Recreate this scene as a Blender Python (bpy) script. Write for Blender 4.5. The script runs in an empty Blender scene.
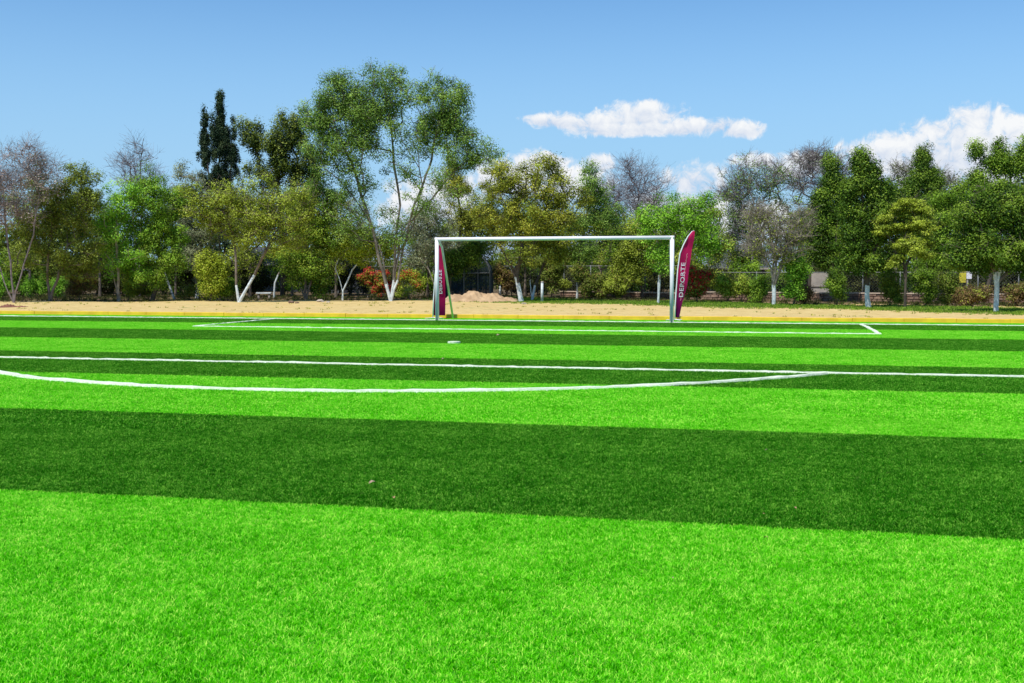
import bpy, math, random
import numpy as np
from mathutils import Vector, Matrix
rng = np.random.default_rng(7); random.seed(7)
sc = bpy.context.scene
col = bpy.data.collections.new('place'); sc.collection.children.link(col)

# ------------------------------------------------------------------ camera (surveyed from the pitch markings)
F = 1105.2; CAM = np.array([6.3002, -33.2238, 1.4606]); YAW = -0.2228; PITCH = -0.0610
fw = np.array([math.sin(YAW)*math.cos(PITCH), math.cos(YAW)*math.cos(PITCH), math.sin(PITCH)])
rt = np.array([math.cos(YAW), -math.sin(YAW), 0.0]); up = np.cross(rt, fw)
cd = bpy.data.cameras.new('camera'); cam = bpy.data.objects.new('camera', cd); col.objects.link(cam)
cam.matrix_world = Matrix(((rt[0], up[0], -fw[0], CAM[0]), (rt[1], up[1], -fw[1], CAM[1]), (rt[2], up[2], -fw[2], CAM[2]), (0, 0, 0, 1)))
cd.sensor_width = 36; cd.lens = F/1024*36; cd.clip_end = 9000; cd.clip_start = .05
sc.camera = cam
GZ = .05                                             # level of the sandy ground behind the kerb
def P(px, py, d):                                    # world point of a surveyed sight line at depth d
    return CAM + d*(fw + (px-512)/F*rt - (py-341.5)/F*up)
def dep(px, py, z=GZ):
    v = fw + (px-512)/F*rt - (py-341.5)/F*up
    return (z-CAM[2])/v[2]
def G(px, py, z=GZ): return P(px, py, dep(px, py, z))

# ------------------------------------------------------------------ helpers
def link(o, parent=None):
    col.objects.link(o)
    if parent: o.parent = parent
    return o
def tag(o, label=None, cat=None, group=None, kind=None):
    if label: o['label'] = label
    if cat: o['category'] = cat
    if group: o['group'] = group
    if kind: o['kind'] = kind
    return o
def empty(name, loc, label, cat, group=None, rz=0):
    o = bpy.data.objects.new(name, None); o.location = loc; o.rotation_euler.z = rz; o.empty_display_size = .3
    link(o); return tag(o, label, cat, group)
class MB:
    def __init__(s): s.v = []; s.f = []; s.m = []
    def add(s, vs, fs, mi=0):
        b = len(s.v); s.v += [tuple(map(float, x)) for x in vs]; s.f += [tuple(b+i for i in f) for f in fs]; s.m += [mi]*len(fs); return s
    def box(s, x0, x1, y0, y1, z0, z1, mi=0):
        vs = [(x, y, z) for z in (z0, z1) for y in (y0, y1) for x in (x0, x1)]
        return s.add(vs, [(0, 2, 3, 1), (4, 5, 7, 6), (0, 1, 5, 4), (2, 6, 7, 3), (0, 4, 6, 2), (1, 3, 7, 5)], mi)
    def tube(s, pts, r, n=8, mi=0, cap=True):
        pts = [Vector(p) for p in pts]; rr = r if isinstance(r, (list, tuple)) else [r]*len(pts); rings = []
        a = None
        for i, p in enumerate(pts):
            t = (pts[min(i+1, len(pts)-1)]-pts[max(i-1, 0)]).normalized()
            if a is None: a = t.orthogonal().normalized()
            a = (a - t*a.dot(t)).normalized(); b = t.cross(a)
            rings.append([p + (a*math.cos(k*2*math.pi/n)+b*math.sin(k*2*math.pi/n))*rr[i] for k in range(n)])
        vs = [q for R in rings for q in R]; fs = []
        for i in range(len(rings)-1):
            for k in range(n):
                k2 = (k+1) % n; fs.append((i*n+k, i*n+k2, (i+1)*n+k2, (i+1)*n+k))
        if cap: fs += [tuple(range(n))[::-1], tuple((len(rings)-1)*n+k for k in range(n))]
        return s.add(vs, fs, mi)
    def build(s, name, mats, parent=None, smooth=False, bevel=0):
        me = bpy.data.meshes.new(name); me.from_pydata(s.v, [], s.f)
        mats = mats if isinstance(mats, (list, tuple)) else [mats]
        for m in mats: me.materials.append(m)
        me.polygons.foreach_set('material_index', s.m)
        if smooth: me.polygons.foreach_set('use_smooth', [True]*len(s.f))
        me.update(); o = bpy.data.objects.new(name, me); link(o, parent)
        if bevel:
            b = o.modifiers.new('b', 'BEVEL'); b.width = bevel; b.segments = 2; b.limit_method = 'ANGLE'
        return o
def np_mesh(name, V, nper, mats, attrs=None, midx=None, smooth=False):
    """V (n,nper,3) separate polygons with nper corners"""
    n = len(V); me = bpy.data.meshes.new(name)
    me.vertices.add(n*nper); me.vertices.foreach_set('co', V.astype(np.float32).ravel())
    me.loops.add(n*nper); me.loops.foreach_set('vertex_index', np.arange(n*nper, dtype=np.int32))
    me.polygons.add(n); me.polygons.foreach_set('loop_start', np.arange(n, dtype=np.int32)*nper)
    for m in (mats if isinstance(mats, (list, tuple)) else [mats]): me.materials.append(m)
    if midx is not None: me.polygons.foreach_set('material_index', midx.astype(np.int32))
    if attrs:
        for k, a in attrs.items():
            at = me.attributes.new(k, 'FLOAT', 'POINT'); at.data.foreach_set('value', np.repeat(a, nper).astype(np.float32))
    me.update(calc_edges=True)
    if smooth: me.polygons.foreach_set('use_smooth', [True]*n)
    return me

# ------------------------------------------------------------------ material helpers
def newmat(name):
    m = bpy.data.materials.new(name); m.use_nodes = True; nt = m.node_tree; nt.nodes.clear()
    out = nt.nodes.new('ShaderNodeOutputMaterial'); return m, nt, out
def N(nt, t, **kw):
    n = nt.nodes.new(t)
    for k, v in kw.items():
        if k.startswith('i_'):
            key = k[2:]; n.inputs[int(key) if key.isdigit() else key.replace('_', ' ')].default_value = v
        else: setattr(n, k, v)
    return n
def L(nt, a, b): nt.links.new(a, b)
def M(nt, op, a, b=None, c=None, clamp=False):
    n = nt.nodes.new('ShaderNodeMath'); n.operation = op; n.use_clamp = clamp
    for i, x in enumerate((a, b, c)):
        if x is None: continue
        if isinstance(x, (int, float)): n.inputs[i].default_value = x
        else: L(nt, x, n.inputs[i])
    return n.outputs[0]
def mix(nt, f, a, b):
    n = nt.nodes.new('ShaderNodeMix'); n.data_type = 'RGBA'
    for i, x in ((0, f), (6, a), (7, b)):
        if isinstance(x, (int, float)): n.inputs[i].default_value = x
        elif isinstance(x, tuple): n.inputs[i].default_value = (*x, 1)
        else: L(nt, x, n.inputs[i])
    return n.outputs[2]
def noise(nt, vec, scale, detail=4, rough=.55, dist=0):
    n = N(nt, 'ShaderNodeTexNoise', i_Scale=scale, i_Detail=detail, i_Roughness=rough, i_Distortion=dist)
    if vec is not None: L(nt, vec, n.inputs['Vector'])
    return n.outputs['Fac']
def smooth(nt, x, lo, hi):
    n = N(nt, 'ShaderNodeMapRange', interpolation_type='SMOOTHSTEP'); n.inputs[1].default_value = lo; n.inputs[2].default_value = hi
    L(nt, x, n.inputs[0]); return n.outputs[0]
def ramp(nt, x, stops):
    n = nt.nodes.new('ShaderNodeValToRGB'); e = n.color_ramp.elements
    while len(e) < len(stops): e.new(.5)
    for i, (p, c) in enumerate(stops): e[i].position = p; e[i].color = (*c, 1)
    L(nt, x, n.inputs[0]); return n.outputs[0]
def paint(name, c, rough=.5, var=.12, scale=6, metal=0, bump=.0, c2=None):
    m, nt, out = newmat(name); b = N(nt, 'ShaderNodeBsdfPrincipled', i_Roughness=rough, i_Metallic=metal)
    tc = N(nt, 'ShaderNodeTexCoord'); nf = noise(nt, tc.outputs['Object'], scale, 5)
    d = c2 if c2 else tuple(x*(1-var*2) for x in c)
    L(nt, mix(nt, smooth(nt, nf, .3, .7), d, c), b.inputs['Base Color'])
    if bump:
        bp = N(nt, 'ShaderNodeBump', i_Strength=bump, i_Distance=.02); L(nt, noise(nt, tc.outputs['Object'], scale*4, 4), bp.inputs['Height']); L(nt, bp.outputs[0], b.inputs['Normal'])
    L(nt, b.outputs[0], out.inputs[0]); return m

# ------------------------------------------------------------------ turf colours by place on the pitch
S0, SW = 3.12, 3.9445
LIGHT = ((.012, .26, .001), (.150, .75, .004), (.74, .99, .17))
DARK = ((.005, .075, .001), (.032, .265, .002), (.40, .80, .09))
def stripe_fac(nt, pos):
    sx = N(nt, 'ShaderNodeSeparateXYZ'); L(nt, pos, sx.inputs[0]); y = sx.outputs[1]
    wob = M(nt, 'MULTIPLY', M(nt, 'SUBTRACT', noise(nt, pos, 1.3, 3), .5), .10)
    t = M(nt, 'DIVIDE', M(nt, 'SUBTRACT', M(nt, 'MULTIPLY', M(nt, 'ADD', y, wob), -1), S0), 2*SW)
    fr = M(nt, 'FRACT', M(nt, 'ADD', t, 10))
    dark = M(nt, 'GREATER_THAN', fr, .5)
    return M(nt, 'MULTIPLY', dark, M(nt, 'LESS_THAN', y, .02))
def turf_mat(fibre):
    m, nt, out = newmat('turf_fibre' if fibre else 'turf_base')
    geo = N(nt, 'ShaderNodeNewGeometry'); pos = geo.outputs['Position']; s = stripe_fac(nt, pos)
    big = noise(nt, pos, 1.6, 5, .65); mid = noise(nt, pos, 16, 4, .7)
    if fibre:
        at = N(nt, 'ShaderNodeAttribute', attribute_name='tint'); base = at.outputs['Fac']
    else:
        base = noise(nt, pos, 60, 3, .7)
    v = M(nt, 'ADD', M(nt, 'MULTIPLY', base, .55), M(nt, 'ADD', M(nt, 'MULTIPLY', M(nt, 'SUBTRACT', big, .5), .5), M(nt, 'MULTIPLY', M(nt, 'SUBTRACT', mid, .5), .9)))
    v = M(nt, 'ADD', v, .22)
    cl = ramp(nt, v, [(.15, LIGHT[0]), (.5, LIGHT[1]), (.95, LIGHT[2])])
    cdk = ramp(nt, v, [(.15, DARK[0]), (.55, DARK[1]), (.97, DARK[2])])
    c = mix(nt, s, cl, cdk)
    if fibre:
        d = N(nt, 'ShaderNodeBsdfDiffuse'); t = N(nt, 'ShaderNodeBsdfTranslucent'); g = N(nt, 'ShaderNodeBsdfGlossy', i_Roughness=.42)
        g.inputs['Color'].default_value = (.8, .9, .4, 1)
        L(nt, c, d.inputs[0]); L(nt, c, t.inputs[0])
        a = N(nt, 'ShaderNodeMixShader', i_0=.38); L(nt, d.outputs[0], a.inputs[1]); L(nt, t.outputs[0], a.inputs[2])
        b = N(nt, 'ShaderNodeMixShader', i_0=.018); L(nt, a.outputs[0], b.inputs[1]); L(nt, g.outputs[0], b.inputs[2])
        L(nt, b.outputs[0], out.inputs[0])
    else:
        c = mix(nt, .45, c, (0, .02, 0))
        d = N(nt, 'ShaderNodeBsdfDiffuse'); L(nt, c, d.inputs[0]); L(nt, d.outputs[0], out.inputs[0])
    return m
M_base, M_fib = turf_mat(False), turf_mat(True)

# ------------------------------------------------------------------ ground: one sheet to the horizon
def ground_mat():
    m, nt, out = newmat('sandy_ground'); geo = N(nt, 'ShaderNodeNewGeometry'); pos = geo.outputs['Position']
    sx = N(nt, 'ShaderNodeSeparateXYZ'); L(nt, pos, sx.inputs[0]); x, y = sx.outputs[0], sx.outputs[1]
    n1 = noise(nt, pos, .25, 5, .6); n2 = noise(nt, pos, 1.6, 5, .65); n3 = noise(nt, pos, 9, 5, .7)
    sand = ramp(nt, M(nt, 'ADD', M(nt, 'MULTIPLY', n2, .6), M(nt, 'MULTIPLY', n3, .45)), [(.3, (.36, .24, .10)), (.5, (.57, .42, .175)), (.72, (.70, .55, .27))])
    litter = ramp(nt, n3, [(.3, (.04, .026, .016)), (.5, (.11, .072, .042)), (.72, (.30, .21, .13))])
    grass = ramp(nt, n3, [(.3, (.05, .09, .015)), (.55, (.14, .20, .04)), (.8, (.36, .33, .14))])
    v = M(nt, 'ADD', M(nt, 'MULTIPLY_ADD', x, .57, y), -17.3)
    v = M(nt, 'ADD', v, M(nt, 'MULTIPLY', M(nt, 'SUBTRACT', n1, .5), 4))
    v = M(nt, 'ADD', v, M(nt, 'MULTIPLY', M(nt, 'SUBTRACT', n2, .5), 3.5))
    gm = M(nt, 'MULTIPLY', smooth(nt, v, -.3, 1.6), M(nt, 'SUBTRACT', 1, smooth(nt, v, 6.5, 8.5)))
    gm = M(nt, 'MULTIPLY', gm, smooth(nt, x, -13, -7))
    gm = M(nt, 'MULTIPLY', gm, smooth(nt, n2, .30, .50))
    # thin weedy patches elsewhere on the sand
    gm2 = M(nt, 'MULTIPLY', smooth(nt, n2, .55, .66), M(nt, 'MULTIPLY', smooth(nt, n1, .45, .6), .7))
    gm = M(nt, 'MAXIMUM', gm, gm2)
    yl = M(nt, 'MULTIPLY_ADD', M(nt, 'ABSOLUTE', M(nt, 'ADD', x, 5)), .39, y)
    yl = M(nt, 'ADD', yl, M(nt, 'MULTIPLY', M(nt, 'SUBTRACT', n1, .5), 5))
    lm = smooth(nt, yl, 26.2, 28.5)
    c = mix(nt, gm, sand, grass); lit2 = mix(nt, M(nt, 'MULTIPLY', smooth(nt, n2, .5, .66), .6), litter, grass)
    c = mix(nt, lm, c, lit2)
    b = N(nt, 'ShaderNodeBsdfPrincipled', i_Roughness=.95); b.inputs['Specular IOR Level'].default_value = .1
    L(nt, c, b.inputs['Base Color'])
    bp = N(nt, 'ShaderNodeBump', i_Strength=.6, i_Distance=.04); L(nt, n3, bp.inputs['Height']); L(nt, bp.outputs[0], b.inputs['Normal'])
    L(nt, b.outputs[0], out.inputs[0]); return m
def und(x, y):
    return .05*math.sin(x*.37+1.3)*math.sin(y*.41) + .035*math.sin(x*.9+y*.5) + .02*math.sin(x*2.3-y*1.7)
def gz(x, y):
    if y < 2.3: return -.03
    k = min(1, (y-2.3)/3); return GZ + k*.45*und(x, y)
xs = [-3000, -900, -300, -120, -70] + [-50+i*.8 for i in range(126)] + [70, 120, 300, 900, 3000]
ys = [-600, -150, -60, 2.29, 2.31] + [2.8+i*.6 for i in range(80)] + [55, 65, 80, 110, 160, 300, 900, 5000]
g = MB(); nx = len(xs)
vs = [(x, y, gz(x, y) if abs(x) < 60 and y < 60 else (-.03 if y < 2.3 else GZ)) for y in ys for x in xs]
g.add(vs, [(j*nx+i, j*nx+i+1, (j+1)*nx+i+1, (j+1)*nx+i) for j in range(len(ys)-1) for i in range(nx-1)])
M_ground = ground_mat()
tag(g.build('ground', M_ground, smooth=True), kind='structure')
t = MB(); t.add([(-45, -60, 0), (45, -60, 0), (45, 2.1, 0), (-45, 2.1, 0)], [(0, 1, 2, 3)])
tag(t.build('artificial_turf', M_base), kind='structure')
k = MB()
for i in range(60):
    x0 = -45+i*1.5; k.box(x0+.002, x0+1.498, 2.1+rng.normal(0, .004), 2.285, -.02, .12+rng.normal(0, .004))
M_kerb = paint('yellow_kerb_paint', (.86, .53, .025), .6, .18, 3, c2=(.70, .40, .02))
tag(k.build('kerb', M_kerb, bevel=.012), kind='structure')

# pitch markings: white fibre inlaid strips standing a little proud
M_line = paint('white_line_fibre', (.78, .84, .70), .8, .1, 25, bump=.5, c2=(.58, .68, .46))
def ribbon(mb, pts, w=.12, h=.052, wob=.010):
    out = [np.array(pts[0], float)]
    for a, b in zip(pts[:-1], pts[1:]):
        a = np.array(a, float); b = np.array(b, float); n = max(1, int(np.linalg.norm(b-a)/.12))
        for i in range(1, n+1): out.append(a+(b-a)*i/n)
    out = np.array(out); T = np.gradient(out, axis=0); T /= np.linalg.norm(T, axis=1)[:, None]
    Nn = np.stack([-T[:, 1], T[:, 0]], 1); n = len(out)
    s = np.cumsum(np.r_[0, np.linalg.norm(np.diff(out, axis=0), axis=1)])
    lat = .012*np.sin(s*1.1+1)+.010*np.sin(s*2.7)
    vs = []
    for i in range(n):
        c = out[i]+Nn[i]*lat[i]; e = rng.normal(0, wob, 2); hz = h+rng.normal(0, .004, 2)
        A = c-Nn[i]*(w/2+e[0]); B = c+Nn[i]*(w/2+e[1])
        vs += [(*A, 0.002), (*(A+Nn[i]*.012), hz[0]), (*(B-Nn[i]*.012), hz[1]), (*B, 0.002)]
    fs = []
    for i in range(n-1):
        for q in range(3): fs.append((i*4+q, (i+1)*4+q, (i+1)*4+q+1, i*4+q+1))
    fs += [(0, 1, 2, 3), ((n-1)*4+3, (n-1)*4+2, (n-1)*4+1, (n-1)*4)]
    mb.add(vs, fs)
def marking(name, pts, **kw):
    mb = MB(); ribbon(mb, pts, **kw); return tag(mb.build(name, M_line), kind='structure')
marking('goal_line', [(-34, 0), (34, 0)], h=.034)
marking('goal_area_line', [(-9.06, -.08), (-9.06, -5.34), (9.08, -5.34), (9.08, -.08)], h=.030)
marking('penalty_area_line', [(-20.16, -.08), (-20.16, -16.5), (20.16, -16.5), (20.16, -.08)], w=.125, h=.030)
a0 = math.asin((16.62-10.93)/9.15)
marking('penalty_arc', [(9.15*math.cos(a), -16.62-1.13*(9.15*math.sin(a)-5.69)) for a in np.linspace(a0, math.pi-a0, 90)], w=.14, h=.036)
mb = MB(); n = 24
vs = [(.13*math.cos(i*2*math.pi/n)*(1+rng.normal(0, .05)), -10.93+.13*math.sin(i*2*math.pi/n), z) for z in (.002, .05) for i in range(n)]
mb.add(vs, [(i, (i+1) % n, n+(i+1) % n, n+i) for i in range(n)]+[tuple(range(n, 2*n))])
tag(mb.build('penalty_mark', M_line), kind='structure')

# ------------------------------------------------------------------ turf fibres (instanced patches, uncountable stuff)
def blade_patch(name, size, nb, w, h, seed):
    r = np.random.default_rng(seed); x = r.uniform(-size/2, size/2, (nb, 2)); yaw = r.uniform(0, 2*math.pi, nb)
    H = h*r.uniform(.6, 1.15, nb); W = w*r.uniform(.7, 1.2, nb); lean = r.uniform(.1, 1.1, nb)*H; ld = r.uniform(0, 2*math.pi, nb)
    sd = np.stack([np.cos(yaw), np.sin(yaw), 0*yaw], 1); ln = np.stack([np.cos(ld), np.sin(ld), 0*ld], 1)
    b = np.c_[x, np.zeros(nb)]; z = np.array([0, 0, 1.])
    m1 = b+ln*(lean*.35)[:, None]+z*(H*.62)[:, None]; tp = b+ln*lean[:, None]+z*(H)[:, None]*.95
    q = W[:, None]*.5
    V = np.stack([b-sd*q, b+sd*q, m1+sd*q*.8, m1-sd*q*.8], 1); V2 = np.stack([m1-sd*q*.8, m1+sd*q*.8, tp+sd*q*.2, tp-sd*q*.2], 1)
    ti = np.clip(r.normal(.42, .24, nb)+(r.uniform(size=nb) < .13)*.75, 0, 1.15)
    me = np_mesh(name, np.concatenate([V, V2]), 4, M_fib, {'tint': np.r_[ti*.9, np.clip(ti+.12, 0, 1)]})
    return bpy.data.objects.new(name, me)
def scatter(name, objs, pts, rot, idx, scl=None):
    c = bpy.data.collections.new(name+'_kinds')
    for o in objs: c.objects.link(o)
    me = bpy.data.meshes.new(name); me.vertices.add(len(pts)); me.vertices.foreach_set('co', np.asarray(pts, np.float32).ravel())
    a = me.attributes.new('rot', 'FLOAT', 'POINT'); a.data.foreach_set('value', np.asarray(rot, np.float32))
    a = me.attributes.new('pick', 'INT', 'POINT'); a.data.foreach_set('value', np.asarray(idx, np.int32))
    me.update(); o = bpy.data.objects.new(name, me); link(o)
    ng = bpy.data.node_groups.new(name, 'GeometryNodeTree')
    ng.interface.new_socket('Geometry', in_out='INPUT', socket_type='NodeSocketGeometry'); ng.interface.new_socket('Geometry', in_out='OUTPUT', socket_type='NodeSocketGeometry')
    gi = ng.nodes.new('NodeGroupInput'); go = ng.nodes.new('NodeGroupOutput'); ci = ng.nodes.new('GeometryNodeCollectionInfo')
    ci.inputs['Collection'].default_value = c; ci.inputs['Separate Children'].default_value = True; ci.inputs['Reset Children'].default_value = True
    ip = ng.nodes.new('GeometryNodeInstanceOnPoints'); ip.inputs['Pick Instance'].default_value = True
    na = ng.nodes.new('GeometryNodeInputNamedAttribute'); na.data_type = 'FLOAT'; na.inputs[0].default_value = 'rot'
    nb = ng.nodes.new('GeometryNodeInputNamedAttribute'); nb.data_type = 'INT'; nb.inputs[0].default_value = 'pick'
    cx = ng.nodes.new('ShaderNodeCombineXYZ')
    ng.links.new(gi.outputs[0], ip.inputs['Points']); ng.links.new(ci.outputs[0], ip.inputs['Instance'])
    ng.links.new(nb.outputs[0], ip.inputs['Instance Index']); ng.links.new(na.outputs[0], cx.inputs[2]); ng.links.new(cx.outputs[0], ip.inputs['Rotation'])
    ng.links.new(ip.outputs[0], go.inputs[0])
    md = o.modifiers.new('scatter', 'NODES'); md.node_group = ng
    return o
def cells(size, d0, d1, mg):
    out = []
    for i in range(int(-40/size), int(40/size)):
        for j in range(int(-40/size), int(2.1/size)+1):
            x, y = (i+.5)*size, (j+.5)*size
            if y+size/2 > 2.1: continue
            rel = np.array([x, y])-CAM[:2]; h = np.array([fw[0], fw[1]]); h /= np.linalg.norm(h)
            d = rel@h; l = abs(rel@rt[:2])
            if d0 <= d < d1 and l < d*.47+mg: out.append((x, y, 0))
    return out
near = [blade_patch('fibre_patch', .6, 7600, .0046, .021, s) for s in range(4)]
far = [blade_patch('fibre_mat', 1.2, 10500, .0085, .023, 20+s) for s in range(3)]
pf = cells(1.2, 10.8, 60, 2.5)
pn = [(x+a, y+b, 0) for x, y, _ in cells(1.2, 0.6, 10.8, 1.6) for a in (-.3, .3) for b in (-.3, .3)]
tag(scatter('turf_fibres', near, pn, rng.integers(0, 4, len(pn))*math.pi/2, rng.integers(0, 4, len(pn))), 'green plastic turf fibres in light and dark bands near the camera', 'turf', kind='stuff')
tag(scatter('distant_turf_fibres', far, pf, rng.integers(0, 4, len(pf))*math.pi/2, rng.integers(0, 3, len(pf))), 'banded green turf fibres around the pitch markings', 'turf', kind='stuff')

# ------------------------------------------------------------------ goal
M_white = paint('white_goal_paint', (.90, .86, .89), .35, .05, 2)
M_stay = paint('galvanised_stay_paint', (.90, .80, .86), .45, .1, 4)
goal = empty('football_goal', (0, 0, 0), 'white tubular football goal without a net standing on the goal line', 'goal')
for s in (-1, 1):
    MB().tube([(s*3.645+.015, 0, -.01), (s*3.645+.015, 0, 2.595)], .06, 20).build('post', M_white, goal, True)
MB().tube([(-3.69, 0, 2.54), (3.72, 0, 2.54)], .0595, 20).build('crossbar', M_white, goal, True)
for s in (-1, 1):
    MB().tube([(s*3.63, .05, 2.50), (s*3.60, .18, 2.46), (s*3.57, .36, 2.3), (s*3.57, 1.60, .02)], .036, 10).build('stay', M_stay, goal, True)

# ------------------------------------------------------------------ flags
M_pole = paint('white_flag_pole', (.82, .80, .84), .4, .05)
M_text = paint('white_lettering', (.62, .55, .62), .7, .05)
def flag_mat(name, a, b, c):
    m, nt, out = newmat(name); tc = N(nt, 'ShaderNodeTexCoord'); sx = N(nt, 'ShaderNodeSeparateXYZ'); L(nt, tc.outputs['Object'], sx.inputs[0])
    n = noise(nt, tc.outputs['Object'], 2.2, 3)
    f = M(nt, 'ADD', M(nt, 'MULTIPLY', sx.outputs[2], .42), M(nt, 'MULTIPLY', M(nt, 'SUBTRACT', n, .5), .5))
    cc = ramp(nt, f, [(.05, a), (.45, b), (1., c)])
    d = N(nt, 'ShaderNodeBsdfDiffuse'); t = N(nt, 'ShaderNodeBsdfTranslucent'); L(nt, cc, d.inputs[0]); L(nt, cc, t.inputs[0])
    x = N(nt, 'ShaderNodeMixShader', i_0=.22); L(nt, d.outputs[0], x.inputs[1]); L(nt, t.outputs[0], x.inputs[2]); L(nt, x.outputs[0], out.inputs[0]); return m
M_flag = flag_mat('magenta_flag_cloth', (.10, .008, .085), (.28, .010, .075), (.50, .018, .10))
M_flag2 = flag_mat('maroon_flag_cloth', (.12, .006, .05), (.32, .010, .065), (.42, .020, .085))
def text_mesh(name, body, size, fn, parent, mat, bold=.003):
    cu = bpy.data.curves.new(name, 'FONT'); cu.body = body; cu.size = size; cu.offset = bold; cu.extrude = 0.002; cu.space_character = 1.12
    ob = bpy.data.objects.new(name, cu); col.objects.link(ob); dg = bpy.context.evaluated_depsgraph_get()
    me = bpy.data.meshes.new_from_object(ob.evaluated_get(dg)); bpy.data.objects.remove(ob)
    for v in me.vertices: v.co = Vector(fn(v.co.x, v.co.y, v.co.z))
    me.materials.clear(); me.materials.append(mat); me.name = name; o = bpy.data.objects.new(name, me); return link(o, parent)
def interp(z, tab):
    return float(np.interp(z, [a for a, _ in tab], [b for _, b in tab]))
def banner(bx, by, label, z0, z1, left, right, polepts, mat, mirror, turn=0):
    """cloth between left(z) and right(z), in the flag's own plane; x runs to camera right"""
    d = dep(bx, by, 0); p = P(bx, by, d); s = d/F
    root = empty('feather_flag', (p[0], p[1], 0), label, 'flag', 'feather flags beside the goal', -YAW+turn)
    sc_ = lambda tab: [((by-y)*s, (x-bx)*s/math.cos(turn)) for x, y in sorted(tab, key=lambda q: -q[1])]
    Lt, Rt = sc_(left), sc_(right); nz, nu = 60, 10; mb = MB(); za, zb = (by-z0)*s, (by-z1)*s
    wav = lambda x, z: .05*math.sin(z*3.1+x*4)+.03*math.sin(z*7+x*9)
    for j in range(nz+1):
        z = za+(zb-za)*j/nz; a, b = interp(z, Lt), interp(z, Rt)
        for i in range(nu+1):
            u = i/nu; x = a+(b-a)*u; mb.v.append((x, wav(x, z)*min(1, u*2.5), z))
    w = nu+1
    for j in range(nz):
        for i in range(nu): mb.f.append((j*w+i, j*w+i+1, (j+1)*w+i+1, (j+1)*w+i)); mb.m.append(0)
    mb.build('cloth', mat, root, True)
    pp = [((x-bx)*s/math.cos(turn), 0, max(0.0, (by-y)*s)) for x, y in polepts]
    MB().tube(pp, [.020]*(len(pp)-2)+[.014, .008], 8).build('pole', M_pole, root, True)
    c = MB()
    for a in range(4):
        q = a*math.pi/2+.4; c.tube([(0, 0, .03), (.32*math.cos(q), .32*math.sin(q), .012)], .013, 6)
    c.build('base', M_stay, root)
    return root, wav, s, Lt, Rt
r1, wv, s, Lt, Rt = banner(674.8, 320.3, 'tall curved magenta feather flag lettered DEPORTE at the right goalpost', 317.5, 231.5,
    [(675.2, 318), (677.5, 270), (679.5, 254), (683, 245), (687.5, 237), (691.5, 231.5)], [(679.5, 318), (681.5, 306), (685.5, 290), (688.5, 272), (691.5, 250), (693.2, 238), (693.6, 231.5)],
    [(674.8, 320.3), (675.0, 305), (677.3, 270), (679.3, 254), (682.8, 245), (687.3, 236.6), (691.0, 232), (693.4, 231)], M_flag, False)
def on1(x, y, z, s=s, wv=wv, Lt=Lt):
    Z = .72+x; X = interp(Z, Lt)+.055+(.15-y); return (X, wv(X, Z)-.012+z, Z)
text_mesh('lettering', 'DEPORTE', .18, lambda x, y, z: on1(x*1.32, y, z), r1, M_text)
def on1b(x, y, z, s=s, wv=wv, Lt=Lt):
    Z = .55+x; X = interp(Z, Lt)+.21+.04*Z+(.03-y); return (X, wv(X, Z)-.012+z, Z)
M_thin = paint('pale_pink_print', (.55, .16, .22), .7, .05)
mb = MB(); q = []
for i in range(28):
    Z = .62+i*.055; X = interp(Z, Lt)+.62*(interp(Z, Rt)-interp(Z, Lt))+.01*math.sin(i*2.1); q += [(X-.010, wv(X, Z)-.011, Z), (X+.012+.008*math.sin(i*3.3), wv(X, Z)-.011, Z)]
mb.add(q, [(2*i, 2*i+1, 2*i+3, 2*i+2) for i in range(27)])
mb.build('small_print', M_thin, r1)
r2, wv2, s2, Lt2, Rt2 = banner(434.2, 318.6, 'drooping maroon feather flag partly behind the left goalpost', 315.5, 243.5,
    [(432.6, 315.5), (434.0, 290), (436.5, 262), (438, 243.5)], [(445.3, 315.5), (445.6, 290), (444.6, 265), (442.4, 250), (440.6, 243.5)],
    [(432.8, 319.5), (433.6, 300), (435.4, 275), (437.6, 250), (439.8, 242.5)], M_flag2, True)
def on2(x, y, z):
    Z = (318.6-294)*s2+x; X = interp(Z, Rt2)-.20+(y-.02); return (X, wv2(X, Z)-.035+z, Z)
text_mesh('lettering', 'DEPORTE', .17, lambda x, y, z: on2(x*1.0, y, z), r2, M_text)

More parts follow.
